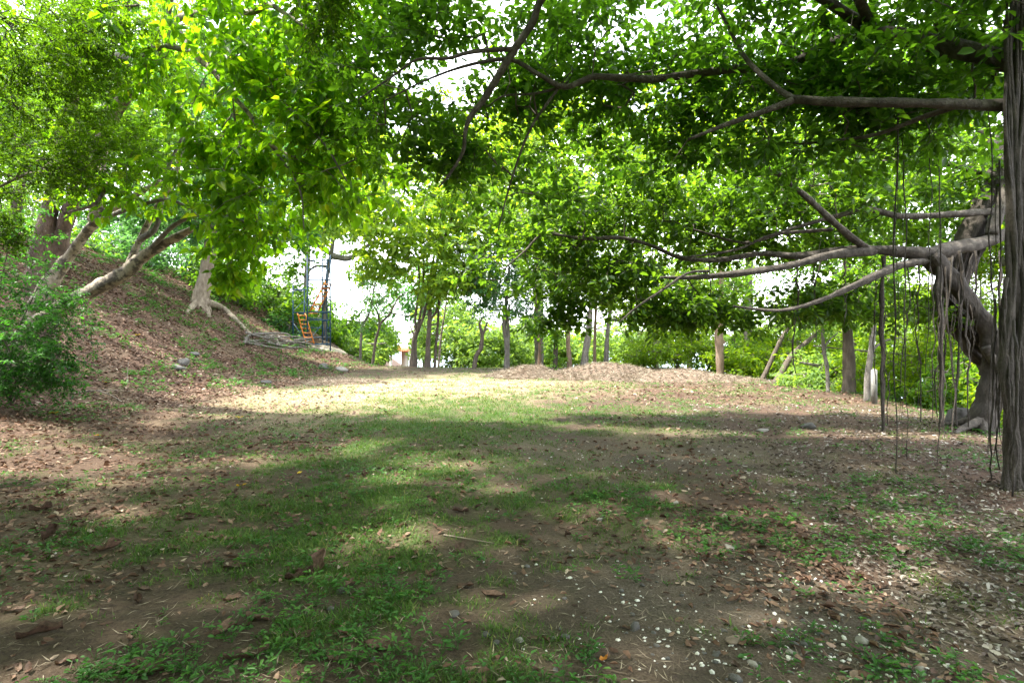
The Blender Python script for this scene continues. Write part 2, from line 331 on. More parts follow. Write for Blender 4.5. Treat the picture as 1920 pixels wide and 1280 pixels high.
def segs(A, B, ra, rb, n=3):
    """vectorised tapered twig segments"""
    d = norm(B - A); up = np.where(np.abs(d[:, 2:3]) < .9, np.array([[0, 0, 1.]]), np.array([[1., 0, 0]])); u = norm(np.cross(d, up)); v = np.cross(d, u)
    V = []
    for P, r in ((A, ra), (B, rb)):
        r = np.broadcast_to(r, (len(A),))[:, None]
        for k in range(n):
            a = 2 * np.pi * k / n; V.append(P + u * r * math.cos(a) + v * r * math.sin(a))
    V = np.stack(V, 1); q = [[k, (k + 1) % n, n + (k + 1) % n, n + k] for k in range(n)]
    Q = (np.array(q)[None] + (np.arange(len(A)) * 2 * n)[:, None, None]).reshape(-1, 4)
    return V.reshape(-1, 3), Q
def blob(px, py, D, rx, ry, rD, n, clump=7, spread=.28, shell=.0):
    """attraction points in an ellipsoid centred where photo pixel px,py lies at distance D (radii: pixels there, metres deep)"""
    c = at(px, py, D); R = np.array([rx / F * D, rD, ry / F * D]); m = max(2, n // clump)
    d = norm(rng.normal(size=(m, 3))); rad = rng.uniform(shell ** 3, 1, m) ** (1 / 3.)
    S = d * rad[:, None]; P = S[rng.integers(0, m, n)] + rng.normal(0, spread, (n, 3)) * .8
    return c + P * R
LEAF_SHAPES = {}
def leaf_single(kind, mat):
    key = (kind, mat.name)
    if key not in LEAF_SHAPES:
        L = []
        for i in range(6):
            V, Q, k = leaves(np.zeros((1, 3)), np.array([[1., 0, 0]]), np.array([[0, 0, 1.]]), 1, 1, kind)
            L.append(mesh('leaf', V, Q, mat, dict(rnd=np.full(k, (i + .5) / 6))))
        LEAF_SHAPES[key] = L
    return LEAF_SHAPES[key]
class Tree:
    def __init__(s, name, label, base, cat='tree', group=None):
        s.base = np.asarray(base, float); s.e = empty(name, s.base, label, cat, group); s.N = []; s.NR = []; s.name = name
    def limb(s, part, pts, r, mat, n=10, rough=.12, step=.12, nodes=True, world=False, flare=0, label=None):
        P = np.array([p if world else at(*p) for p in pts]); r = np.asarray(r, float)
        if r.ndim == 0 or len(r) == 2:
            r = np.linspace(r[0], r[1], len(P))
        if not world: r = r / F * P[:, 1]
        if flare:                                 # root flare: extra rings at the foot
            d = P[1] - P[0]; P = np.vstack([P[0], P[0] + d * .12, P[0] + d * .35, P[1:]]); r = np.concatenate([[r[0] * flare, r[0] * (1 + (flare - 1) * .4), r[0]], r[1:]])
        V, Q, T = tube(P, r, n, rough=rough, step=step, seed=len(s.N) + int(abs(P[0][0]) * 97))
        ob = link(part, mesh(part, V - s.base, [Q, np.array(T)], mat, smoothf=True), s.e)
        if label: ob['label'] = label
        if nodes:
            p2, r2 = resample(P, r, .25); k = max(1, len(p2) // 5) if part == 'trunk' else 1
            s.N.append(p2[k:]); s.NR.append(r2[k:])
        return ob
    def grow(s, A, leaf, mat, twigmat, L=(.09, .12), asp=.6, tw=3, per=5, twl=(.2, .32), droop=.25, kind='ov', rt=.0022, single=0, twiglets=True, sides=3, upn=.45, pairs=False, pet=.25, far=False):
        N = list(np.concatenate(s.N)); par = [-1] * len(N); fixed = len(N); NA = np.array(N + [np.zeros(3)] * (len(A) * 4 + 4)); cnt = len(N)
        d0 = np.array([np.min(((NA[:fixed] - a) ** 2).sum(1)) for a in A]); A = A[np.argsort(d0)]
        par = np.full(len(NA), -1); ends = []; dirs = []
        for a in A:
            d = NA[:cnt] - a; dd = (d ** 2).sum(1); dd[fixed:cnt] *= 1.15; i = int(np.argmin(dd)); dist = math.sqrt(dd[i]); p0 = NA[i].copy(); k = 1 if dist < .35 else (2 if dist < .9 else 3)
            prev = i
            for q in range(1, k + 1):
                t = q / k; p = p0 * (1 - t) + a * t + (rng.normal(0, .07 * dist, 3) if q < k else 0); p[2] += .10 * dist * math.sin(math.pi * t)
                NA[cnt] = p; par[cnt] = prev; prev = cnt; cnt += 1
            ends.append(prev); v = NA[prev] - NA[par[prev]]; dirs.append(v)
        w_ = np.zeros(cnt)
        for e_ in ends: w_[e_] += 1
        for i in range(cnt - 1, fixed - 1, -1): w_[par[i]] += w_[i] if par[i] >= fixed else 0
        idx = np.arange(fixed, cnt); rr = np.minimum(rt * 1.5 * np.maximum(w_, 1) ** .38, .035); pa = par[idx]
        ra = np.where(pa >= fixed, rr[pa], rr[idx] * 1.15); ra = np.minimum(ra, rr[idx] * 1.6)
        TV, TQ = segs(NA[pa], NA[idx], ra, rr[idx], sides)
        E = NA[np.array(ends)]; Dr = norm(np.array(dirs) + 1e-6)
        # twiglets with leaves
        m = len(E); P0 = np.repeat(E, tw, 0); dv = norm(np.repeat(Dr, tw, 0) * .6 + rng.normal(0, .75, (m * tw, 3)) * np.array([1, 1, .6])); ln = rng.uniform(*twl, m * tw)
        P1 = P0 + dv * ln[:, None]; P1[:, 2] -= droop * .35 * ln
        if twiglets:
            V2, Q2 = segs(P0, P1, rt, rt * .5, 3); TQ = np.concatenate([TQ, Q2 + len(TV)]); TV = np.concatenate([TV, V2])
        link('twigs', mesh('twigs', TV - s.base, TQ, twigmat), s.e, kind='stuff')
        k = per; n = len(P0); t = (np.arange(k) + .6) / k; tt = np.tile(t, n) + rng.uniform(-.06, .06, n * k)
        B = np.repeat(P0, k, 0) + np.repeat(P1 - P0, k, 0) * np.clip(tt, 0, 1.03)[:, None]; td = np.repeat(norm(P1 - P0), k, 0)
        up = np.array([0, 0, 1.]); nr = norm(up + rng.normal(0, upn, (n * k, 3))); sdv = norm(np.cross(td, nr))
        sg = np.tile(np.where(np.arange(k) % 2 == 0, 1., -1.), n)[:, None]
        if pairs: jit = .12
        else: jit = .4
        ax = norm(td * (.45 if pairs else .6) + sdv * sg * .85 + rng.normal(0, jit, (n * k, 3)) + np.array([0, 0, -droop]))
        Ls = rng.uniform(*L, n * k) * rng.uniform(.55, 1.15, n * k); Ws = Ls * asp * rng.uniform(.85, 1.15, n * k)
        B = B + ax * (Ls * pet)[:, None] * (0 if pairs else 1)
        rn = np.clip(rng.beta(1.3, 1.5, n * k) * .95 + rng.normal(0, .05, n * k), 0, .95) + (rng.random(n * k) < .012) * .08
        rn = np.clip(rn, 0, 1)
        if single:                                # the leaves that show largest become objects of their own
            px = 960 + B[:, 0] / B[:, 1] * F; py = 640 - (B[:, 2] - CAMZ) / B[:, 1] * F
            face = np.abs((nr * norm(B - np.array([0, 0, CAMZ]))).sum(1)); score = Ls / B[:, 1] * (.5 + .5 * face)
            score[(px < 10) | (px > 1910) | (py < 10) | (py > 1270) | (B[:, 1] < .5)] = -1
            pick = np.argsort(-score)[:single]; pick = pick[score[pick] > 0]; shapes = leaf_single(kind, mat)
            for i in pick:
                a = Vector(ax[i]); nv = Vector(nr[i]); nv = (nv - a * nv.dot(a)).normalized(); sv = nv.cross(a)
                R = Matrix((a * Ls[i], sv * Ws[i], nv * Ls[i])).transposed().to_4x4(); R.translation = Vector(B[i] - s.base)
                ob = link('leaf', shapes[int(rn[i] * 5.99)], s.e); ob.matrix_local = R
            keep = np.ones(n * k, bool); keep[pick] = False; B, ax, nr, Ls, Ws, rn = B[keep], ax[keep], nr[keep], Ls[keep], Ws[keep], rn[keep]
        V, Qd, kk = leaves(B, ax, nr, Ls, Ws, kind)
        link('foliage', mesh('foliage', V - s.base, Qd, mat, dict(rnd=np.repeat(rn, kk))), s.e, kind='stuff')
        return len(B)
NL = 0
# ---- fig at the right edge: column of fused roots, high limbs, crown over the foreground
b0 = gnd(1912, 6.2)
figA = Tree('fig_tree', 'dark fig trunk of fused ropy roots rising along the right edge', b0)
zb = b0[2]
def col(px, d=0, y0=925): return [(px + d, y0 + 8, 6.2 + d * .004), (px, 800, 6.2), (px - 4, 640, 6.22), (px + 3, 480, 6.25), (px - 3, 330, 6.25), (px - 2, 190, 6.3), (px + 6, 60, 6.4), (px + 20, -120, 6.5)]
figA.limb('trunk', col(1914, 4), [26, 20, 18, 19, 18, 20, 20, 18], M['bark_fig_dark'], 16, .16, .06)
for k in range(11):
    px = 1914 + rng.uniform(-27, 22); r_ = rng.uniform(2.2, 8); ph = rng.uniform(0, 6); dp = rng.uniform(-.16, -.06)
    pts = [(px + rng.uniform(-12, 12) * (1 - q / 9) + 6 * math.sin(ph + q * 1.3), 938 - q * (900 + 25 * (k % 5)) / 8, 6.22 + dp * (1 - (q / 8) ** 3 * 1.3) + .03 * math.sin(ph * 2 + q)) for q in range(9)]
    figA.limb('prop_root', pts, [r_ * (1.7 if q == 0 else rng.uniform(.75, 1.2) * (1 - .75 * (q / 8) ** 3)) for q in range(9)], M['bark_fig_dark'], 9, .18, .07, nodes=False)
lm = M['bark_fig']
figA.limb('limb', [(1912, 200, 6.3), (1830, 197, 6.3), (1700, 193, 6.4), (1560, 190, 6.6), (1488, 186, 6.8)], [11, 7], lm, 10, .18, .07)
figA.limb('limb', [(1490, 187, 6.8), (1420, 213, 6.9), (1350, 238, 7.0), (1290, 262, 7.1)], [7, 2.5], lm, 8, .1, .08)
figA.limb('limb', [(1490, 187, 6.8), (1450, 160, 7.0), (1400, 112, 7.2), (1370, 60, 7.4), (1330, -20, 7.4)], [6, 2.5], lm, 8, .1, .08)
figA.limb('limb', [(1800, 197, 6.35), (1730, 220, 6.6), (1650, 250, 6.9), (1580, 262, 7.2), (1500, 270, 7.6)], [6, 2], lm, 8, .1, .08)
figA.limb('limb', [(1915, 120, 6.4), (1830, 100, 6.7), (1730, 78, 7.0), (1640, 62, 7.3), (1560, 80, 7.5), (1480, 118, 7.6), (1350, 132, 7.7), (1225, 149, 7.8)], [20, 17, 15, 12, 9, 8, 7, 7], lm, 10, .1, .08)
figA.limb('limb', [(1225, 149, 7.8), (1160, 146, 7.7), (1110, 145, 7.6), (1058, 163, 7.5), (1010, 140, 7.4), (955, 112, 7.4), (880, 122, 7.3), (800, 150, 7.2), (720, 190, 7.1)], [7, 6.5, 6, 5.5, 4.5, 4, 3, 2, 1.3], lm, 8, .1, .06)
figA.limb('limb', [(1640, 62, 7.3), (1450, -60, 6.6), (1230, -150, 6.2), (1090, -90, 6.4), (1015, 0, 6.8), (1000, 40, 6.9), (966, 92, 7.0), (930, 150, 7.1), (905, 190, 7.2), (880, 222, 7.2), (871, 256, 7.2), (868, 285, 7.3), (842, 328, 7.4), (822, 352, 7.5)],
           [10, 9, 8, 8, 7.5, 7, 7, 6.5, 6, 5, 4, 3.5, 2.5, 1.5], lm, 8, .1, .06)
figA.limb('limb', [(966, 92, 7.0), (920, 94, 6.9), (878, 99, 6.8), (838, 110, 6.7), (782, 112, 6.6), (738, 142, 6.6), (670, 188, 6.5)], [5, 1.5], lm, 8, .1, .06)
figA.limb('limb', [(1045, 168, 7.5), (1000, 232, 7.6), (974, 292, 7.7), (950, 368, 7.9), (934, 432, 8.0)], [3, 1.2], lm, 6, .1, .06)
figA.limb('limb', [(1058, 163, 7.5), (1000, 176, 7.6), (945, 180, 7.7), (915, 200, 7.8)], [3, 1.2], lm, 6, .1, .06)
figA.limb('limb', [(1230, -150, 6.2), (1000, -420, 4.5), (800, -800, 3.2)], [8, 4], lm, 8, .1, .1)
figA.limb('limb', [(1640, 62, 7.3), (1500, -250, 5.2), (1400, -700, 3.4)], [9, 4], lm, 8, .1, .1)
figA.limb('limb', [(1915, 60, 6.4), (2050, -200, 5.2), (2200, -700, 3.2)], [12, 5], lm, 8, .1, .1)
A = np.concatenate([blob(1620, 110, 7.6, 330, 150, 1.0, 330), blob(1780, 60, 6.9, 200, 130, .9, 130), blob(1400, 60, 8.0, 220, 120, 1.2, 170), blob(1500, 260, 8.0, 280, 100, .9, 130),
    blob(1090, 100, 8.6, 220, 120, .9, 175), blob(860, 110, 8.1, 240, 130, .8, 150), blob(1240, 220, 8.8, 130, 90, .7, 60), blob(790, 250, 7.9, 160, 80, .5, 60), blob(960, 290, 8.6, 170, 110, .7, 90), blob(880, 10, 7.2, 300, 60, 1.0, 70)])
def overhead(n, x0, x1, y0, y1, zlo, th):      # crown above and behind the camera, outside the view, that shades the foreground
    x = rng.uniform(x0, x1, n); y = rng.uniform(y0, y1, n); lo = np.maximum(zlo, CAMZ + .72 * np.abs(y) * (y > 0) + .5)
    P = np.stack([x, y, lo + rng.uniform(0, th, n)], 1)
    return P[(fbm(x * .9, y * .9, 63) > .2) & (y < y1 - 4.5 * vnoise(x * .55, y * .35, 8))]
NL += figA.grow(A, 'ov', M['fig_leaf_dark'], M['twig_dark'], L=(.11, .15), asp=.6, tw=3, per=7, single=300, droop=.2)
back = np.stack([rng.uniform(-8, 12, 380), rng.uniform(-13, -5, 380), rng.uniform(2.6, 9, 380)], 1)  # unseen trees behind the camera, added as fig foliage to darken the foreground
NL += figA.grow(back, 'ov', M['fig_leaf_dark'], M['twig_dark'], L=(.4, .6), asp=.65, tw=3, per=7, droop=.2, twl=(.6, 1.0), kind='di', twiglets=False)
NL += figA.grow(overhead(1350, -7, 7, -4, 10.2, 5.2, 1.6), 'ov', M['fig_leaf_dark'], M['twig_dark'], L=(.2, .28), asp=.62, tw=3, per=12, droop=.2, twl=(.4, .7), kind='di', twiglets=False)

# ---- arching fig further back with long low limbs
figB = Tree('fig_tree', 'pale arching fig with long low limbs reaching left over the clearing', gnd(1838, 10.3))
figB.limb('trunk', [(1836, 808, 10.3), (1850, 745, 10.3), (1863, 690, 10.3), (1857, 640, 10.3), (1838, 595, 10.3), (1800, 545, 10.25), (1765, 503, 10.2), (1742, 478, 10.2)], [24, 17, 15.5, 15.5, 15, 15, 15, 18], M['bark_fig_dark'], 16, .2, .06)
figB.limb('prop_root', [(1848, 650, 10.2), (1875, 700, 10.2), (1878, 740, 10.2), (1860, 780, 10.25), (1856, 812, 10.3)], [8, 9, 9, 10, 14], M['bark_fig'], 8, .15, .08, nodes=False)
for pts in ([(1836, 790, 10.2), (1810, 800, 10.0), (1790, 812, 9.8)], [(1840, 790, 10.2), (1850, 815, 9.9), (1862, 835, 9.6)], [(1830, 785, 10.4), (1800, 792, 10.5), (1770, 796, 10.6)]):
    figB.limb('surface_root', pts, [10, 3], M['bark_fig'], 8, .15, .08, nodes=False)
LB = [([(1900, 432, 10.6), (1842, 455, 10.4), (1790, 466, 10.3), (1742, 476, 10.2), (1680, 470, 10.2), (1600, 468, 10.3), (1500, 480, 10.4), (1420, 476, 10.5), (1330, 490, 10.6)], [13, 15, 16, 15, 12, 10, 7.5, 5.5, 3.5]),
      ([(1640, 470, 10.25), (1560, 478, 10.1), (1480, 498, 10.0), (1380, 513, 9.9), (1290, 520, 9.9), (1238, 520, 9.9)], [10, 9, 8, 7, 5, 3]),
      ([(1742, 488, 10.2), (1680, 500, 10.0), (1600, 536, 9.8), (1530, 566, 9.7), (1460, 582, 9.6), (1375, 574, 9.5)], [9, 9, 7, 5, 3.5, 2]),
      ([(1630, 470, 10.25), (1590, 440, 10.1), (1545, 400, 10.0), (1500, 360, 9.9), (1430, 310, 9.8), (1325, 285, 9.7)], [8, 8, 7, 6, 5, 2.5]),
      ([(1895, 395, 10.6), (1780, 402, 10.4), (1690, 405, 10.3), (1630, 393, 10.3), (1570, 405, 10.4), (1480, 430, 10.5), (1400, 455, 10.6), (1300, 430, 10.8)], [8, 7, 7, 6, 5, 4, 3, 2]),
      ([(1560, 430, 10.2), (1450, 440, 10.3), (1380, 468, 10.4), (1290, 482, 10.5)], [4, 2]),
      ([(1420, 476, 10.5), (1350, 487, 10.6), (1280, 484, 10.6), (1225, 462, 10.6), (1170, 446, 10.6), (1095, 447, 10.6), (1020, 440, 10.6), (985, 470, 10.6), (945, 505, 10.6)], [6, 5, 5, 4.5, 4, 4, 3, 2.5, 1.5]),
      ([(1330, 508, 9.9), (1290, 512, 9.8), (1240, 545, 9.7), (1195, 575, 9.6), (1160, 605, 9.5)], [3.5, 1.5]),
      ([(1860, 440, 10.4), (1880, 330, 10.6), (1800, 200, 10.8), (1600, 90, 11.2)], [12, 5]), ([(1880, 330, 10.6), (1700, 300, 11.5), (1520, 330, 12.2)], [7, 3])]
for pts, r_ in LB: figB.limb('limb', pts, [q * .84 for q in r_], M['bark_fig'], 10 if r_[0] > 7 else 8, .2, .07)
A = np.concatenate([blob(1190, 370, 11.4, 220, 100, 1.0, 210), blob(1050, 490, 11.4, 170, 80, .7, 140), blob(1400, 370, 11.2, 240, 90, 1.0, 180), blob(1600, 320, 11.2, 270, 100, 1.0, 180), blob(1210, 550, 10.6, 150, 60, .6, 95),
    blob(1470, 565, 10.8, 210, 40, .7, 105), blob(1700, 570, 11.2, 130, 40, .8, 45), blob(1780, 350, 11.4, 140, 90, 1.0, 70), blob(1040, 600, 11.2, 60, 40, .4, 34), blob(1330, 595, 10.8, 120, 25, .5, 40), blob(1400, 440, 11.6, 260, 50, .6, 90), blob(1650, 420, 11.6, 160, 60, .6, 70)])
NL += figB.grow(A, 'ov', M['fig_leaf'], M['twig_dark'], L=(.12, .165), asp=.62, tw=3, per=7, single=200, droop=.25)
# ---- dark host trunk that the fig leans on
host = Tree('leaning_dead_tree', 'dark crooked trunk bound by fig roots, leaning behind the arching fig', gnd(2010, 11.2))
bz = gnd(2010, 11.2)
host.limb('trunk', [tuple(bz - [0, 0, .1]), at(1945, 735, 11.1), at(1885, 690, 11.0), at(1830, 640, 10.9), at(1792, 592, 10.9), at(1778, 548, 10.9), at(1795, 500, 10.8), at(1818, 450, 10.8), at(1838, 395, 10.8), at(1868, 330, 10.9), at(1880, 240, 11.0)],
          np.array([34, 30, 27, 26, 27, 26, 22, 20, 17, 14, 8]) / F * 10.9, M['bark_host'], 14, .25, .08, world=True)
for k in range(7):
    o_ = rng.normal(0, 12, 2); ph = rng.uniform(0, 6)
    pts = [(x_ + 18 * math.sin(ph + i * .9) + o_[0], y_ + 8 * math.cos(ph + i), 10.62 + .12 * math.cos(ph + i * .9)) for i, (x_, y_) in enumerate([(1890, 690), (1835, 640), (1795, 592), (1780, 548), (1797, 500), (1820, 455)])]
    host.limb('binding_root', pts, [4, 2.5], M['bark_fig_dark'], 6, .15, .08, nodes=False)
# aerial roots
AR = [(figA, 1683, 205, 935, 7.0, 1.8), (figA, 1694, 200, 880, 7.6, 1.2), (figA, 1757, 300, 900, 7.3, 1.2), (figA, 1735, 205, 700, 7.2, 1), (figA, 1885, 520, 905, 6.0, 3), (figA, 1868, 560, 900, 6.3, 2.2), (figA, 1876, 300, 880, 6.4, 1.6), (figA, 1850, 210, 850, 6.6, 1.3), (figA, 1899, 600, 930, 5.9, 3),
      (figB, 1761, 500, 800, 10.1, 6), (figB, 1655, 480, 815, 10.2, 4.5), (figB, 1490, 480, 700, 10.3, 1.6), (figB, 1722, 490, 790, 10.1, 1.6), (figB, 1800, 470, 800, 10.0, 3), (figB, 1786, 480, 830, 9.9, 2), (figB, 1815, 560, 800, 10, 2), (figB, 1538, 470, 640, 10.3, 1.4),
      (figB, 1770, 500, 850, 9.6, 1.6), (figB, 1695, 490, 720, 10.1, 1.4), (figB, 1585, 470, 610, 10.2, 1.3), (figB, 1745, 500, 830, 9.8, 1.2), (figB, 1880, 470, 800, 10.0, 2.2), (figB, 1830, 470, 640, 10.0, 2), (figB, 1640, 500, 720, 10.3, 1.2)]
def root_line(t_, px, y0, y1, D, r_):
    m = 15; ys = np.linspace(y0, y1, m); wx = np.cumsum(rng.normal(0, 2.6, m)); wx -= np.linspace(0, wx[-1] * .6, m); wd = np.cumsum(rng.normal(0, .03, m))
    P = [at(px + wx[i], ys[i], D + wd[i]) for i in range(m)]; P = [np.array([p[0], p[1], max(p[2], hz(p[0], p[1]) - .03)]) for p in P]
    rr = np.array([r_ * .78 * (1.15 - .5 * i / m) * rng.uniform(.8, 1.25) for i in range(m)]) / F * D
    t_.limb('aerial_root', P, rr, M['bark_fig_dark'], 6, .2, .1, nodes=False, world=True)
for t_, px, y0, y1, D, r_ in AR:
    root_line(t_, px, y0, y1, D, r_)
    for q in range(2 if r_ > 1.5 else 1):
        ya = y0 + (y1 - y0) * rng.uniform(0, .4); root_line(t_, px + rng.uniform(-7, 7), ya, y1 - (y1 - y0) * rng.uniform(0, .35), D + rng.uniform(-.1, .1), r_ * rng.uniform(.25, .5))
# ---- left: tree with leaning mottled trunks and big pale green leaves
bC = gnd(12, 13.0)
tC = Tree('broadleaf_tree', 'leaning mottled pale trunks with big yellow green leaves at the left', bC)
pm = M['bark_pale']
tC.limb('trunk', [tuple(bC - [0, 0, .15]), at(50, 625, 13), at(110, 580, 13), at(180, 541, 12.9), at(235, 512, 12.7), at(272, 478, 12.6), at(330, 445, 12.4), at(362, 428, 12.3)], np.array([19, 15, 13.5, 13, 11.5, 10, 7.5, 5]) / F * 13, pm, 14, .2, .08, world=True)
tC.limb('trunk', [tuple(bC + [0.1, .3, -.15]), at(55, 610, 13.5), at(84, 550, 13.5), at(112, 505, 13.5), at(140, 466, 13.4), at(180, 415, 13.2), at(240, 375, 13.0), at(300, 340, 12.6)], np.array([18, 15, 14, 12, 9, 8, 6, 4]) / F * 13, pm, 14, .2, .08, world=True)
LC = [([(235, 512, 12.7), (262, 450, 12.7), (290, 395, 12.6), (322, 345, 12.5), (340, 290, 12.4), (360, 225, 12.3)], [7, 3]), ([(262, 450, 12.7), (295, 420, 12.4), (310, 330, 12.3), (345, 250, 12.2)], [6, 2.5]),
      ([(180, 415, 13.2), (190, 270, 12.6), (245, 165, 12.0), (292, 100, 11.4), (310, 40, 11), (330, -60, 10.5)], [14, 13, 12, 11, 9, 6]),
      ([(292, 100, 11.4), (330, 62, 11.0), (365, 102, 10.6), (402, 135, 10.3), (422, 165, 10.0), (468, 215, 9.8), (505, 268, 9.6), (560, 300, 9.4)], [8, 7, 7, 6, 5, 4, 3, 1.5]),
      ([(365, 102, 10.6), (320, 88, 10.6), (285, 95, 10.6), (250, 112, 10.7), (215, 105, 10.9)], [5, 5, 6, 6, 7]), ([(310, 40, 11), (400, 20, 10.2), (470, 24, 9.6), (505, 10, 9.3), (540, 30, 9.0), (600, 70, 8.8)], [7, 6, 5, 5, 4, 2]),
      ([(272, 478, 12.6), (330, 420, 12), (400, 400, 11.4), (470, 420, 11)], [5, 1.5]), ([(422, 165, 10.0), (520, 190, 9.3), (600, 260, 8.9), (650, 340, 8.7)], [4, 1.5]), ([(180, 415, 13.2), (260, 385, 12), (330, 378, 11.3), (400, 430, 10.8)], [5, 1.5]),
      ([(330, -60, 10.5), (420, -220, 8.6), (560, -380, 7)], [6, 3]), ([(505, 268, 9.6), (560, 350, 9.5), (570, 430, 9.4)], [3, 1])]
for pts, r_ in LC: tC.limb('limb', pts, r_, pm if r_[0] > 6 else M['bark_grey'], 8, .12, .08)
A = np.concatenate([blob(500, 60, 9.8, 230, 120, .9, 130, 5, .4), blob(600, 190, 9.4, 150, 150, .7, 90, 5, .4), blob(645, 280, 9.2, 100, 100, .5, 50, 5, .4), blob(420, 190, 10.6, 170, 140, .8, 75, 5, .4), blob(510, 320, 10.2, 140, 110, .7, 70, 5, .4),
    blob(270, 365, 11.8, 130, 45, .9, 34, 5, .4), blob(460, 420, 11.0, 90, 60, .8, 56, 5, .4), blob(280, 130, 11.3, 150, 130, 1.0, 75, 5, .4), blob(560, -60, 8.8, 250, 80, 1.2, 80), blob(462, 515, 11.2, 35, 30, .3, 14), blob(590, 370, 10, 45, 35, .5, 14)])
NL += tC.grow(A, 'heart', M['broad_leaf'], M['twig'], L=(.16, .24), asp=.55, tw=3, per=6, twl=(.25, .42), single=300, droop=.42, kind='heart', rt=.003)

# ---- left: two rough brown trunks with feathery foliage
bD = gnd(60, 14.2)
tD = Tree('feathery_tree', 'twin rough reddish brown trunks with fine feathery foliage at upper left', bD)
rm = M['bark_rough']
tD.limb('trunk', [tuple(bD - [0, 0, .2]), at(66, 560, 14.2), at(72, 500, 14.2), at(82, 440, 14.1), at(96, 385, 14.0), at(118, 290, 13.5), at(135, 200, 12.8), at(140, 60, 12), at(150, -120, 11)], np.array([24, 19, 17, 16, 14, 12, 10, 8, 6]) / F * 14, rm, 12, .15, .1, world=True)
tD.limb('trunk', [tuple(bD + [.25, .2, -.2]), at(84, 560, 14.4), at(95, 500, 14.4), at(114, 440, 14.3), at(135, 380, 14), at(165, 300, 13.4), at(200, 240, 12.8), at(230, 120, 12.2), at(240, -40, 11.5)], np.array([22, 18, 17, 15, 13, 11, 9, 7, 5]) / F * 14, rm, 12, .15, .1, world=True)
LD = [([(118, 290, 13.5), (60, 230, 12), (10, 180, 10.5), (-60, 150, 9)], [7, 3]), ([(135, 200, 12.8), (90, 110, 11), (40, 60, 9.5), (-20, 20, 8.5)], [7, 3]), ([(165, 300, 13.4), (200, 330, 12), (180, 380, 11), (120, 400, 10)], [5, 2]), ([(140, 60, 12), (200, 20, 10.5), (260, 10, 9.5)], [6, 2]),
      ([(118, 290, 13.5), (80, 320, 11.5), (40, 330, 10), (0, 350, 9)], [6, 2]), ([(150, -120, 11), (300, -260, 8.5), (480, -200, 7), (570, -60, 6.4), (620, 0, 6.2)], [6, 5, 4, 3, 2]), ([(150, -120, 11), (-100, -400, 7), (-300, -700, 5)], [6, 3])]
for pts, r_ in LD: tD.limb('limb', pts, r_, rm, 8, .12, .1)
A = np.concatenate([blob(60, 60, 9.0, 130, 110, 1.3, 210), blob(80, 210, 9.6, 150, 110, 1.3, 170), blob(20, 330, 9.8, 110, 70, 1.0, 100), blob(0, 430, 10.4, 45, 60, .6, 50), blob(200, 60, 10, 110, 90, 1.0, 130), blob(210, 200, 11, 110, 110, 1.0, 130), blob(180, 310, 11, 90, 60, .9, 50), blob(630, 15, 6.2, 55, 45, .4, 34)])
NL += tD.grow(A, 'di', M['feather_leaf'], M['twig_dark'], L=(.065, .10), asp=.36, tw=4, per=14, twl=(.28, .42), droop=.25, kind='di', pairs=True, upn=.3)
back = np.stack([rng.uniform(-20, -8, 330), rng.uniform(-12, 1, 330), rng.uniform(2.6, 9, 330)], 1)  # unseen leaf mass behind and left of the camera, added to cut skylight
NL += tD.grow(back, 'di', M['feather_leaf'], M['twig_dark'], L=(.4, .6), asp=.6, tw=3, per=7, droop=.2, twl=(.6, 1.0), kind='di', twiglets=False)
NL += tD.grow(overhead(780, -16, -6, -4, 8.2, 5.6, 1.8), 'di', M['feather_leaf'], M['twig_dark'], L=(.22, .32), asp=.6, tw=3, per=10, twl=(.4, .7), droop=.25, kind='di', twiglets=False)

# ---- near shrub at the left edge
bE = gnd(20, 11.6)
tE = Tree('leafy_shrub', 'bushy dark green shrub with small leaflets at the left edge', bE, 'shrub')
for px, py, D in ((-60, 470, 11.2), (20, 440, 11.4), (70, 540, 11.4), (100, 620, 11.3), (-20, 560, 11), (60, 660, 11.0)):
    p = at(px, py, D); m_ = bE * .5 + p * .5 + rng.normal(0, .12, 3)
    tE.limb('stem', [bE - np.array([0, 0, .05]), m_, p], np.array([.022, .007]), M['bark_brown'], 6, .1, .1, world=True)
A = np.concatenate([blob(0, 490, 11.3, 75, 80, .8, 70, 5, .42), blob(35, 575, 11.2, 80, 75, .8, 95, 5, .42), blob(80, 640, 11.1, 65, 65, .7, 80, 5, .42), blob(-10, 660, 11.0, 70, 60, .7, 60, 5, .42), blob(95, 695, 11.0, 50, 35, .5, 40, 5, .42), blob(30, 715, 10.9, 60, 25, .5, 40, 5, .42)])
NL += tE.grow(A, 'di', M['shrub_leaf'], M['twig_dark'], L=(.065, .11), asp=.42, tw=4, per=9, twl=(.18, .32), droop=.3, kind='di', pairs=True, upn=.35)

# ---- generic far trees
def ftree(name, label, base_px, D, stems, crown, leafm, bark, L=(.14, .24), asp=.55, tw=3, per=6, twl=(.3, .55), kind='di', cat='tree', group=None, droop=.3, rt=.0045, single=0, baseD=None, twm='twig', sides=3):
    global NL
    b_ = gnd(base_px, D); t = Tree(name, label, b_, cat, group)
    for i, (pts, r_) in enumerate(stems):
        P = [np.array(at(*p)) if len(p) == 3 else at(p[0], p[1], D) for p in pts]
        nm = 'limb'
        if i == 0 or pts[0][1] is None: nm = 'trunk'
        t.limb(nm, P, np.asarray(r_, float) / F * D, M[bark], 9, .13, .15, world=True)
    if crown:
        A = np.concatenate([blob(*c_) for c_ in crown])
        NL += t.grow(A, kind, M[leafm], M[twm], L=L, asp=asp, tw=tw, per=per, twl=twl, kind=kind, droop=droop, rt=rt, single=single, twiglets=False, sides=sides)
    return t
def gy_(px, D, dz=.1): p = gnd(px, D); return 640 - (p[2] - dz - CAMZ) / D * F     # photo row of the ground there
G = gy_
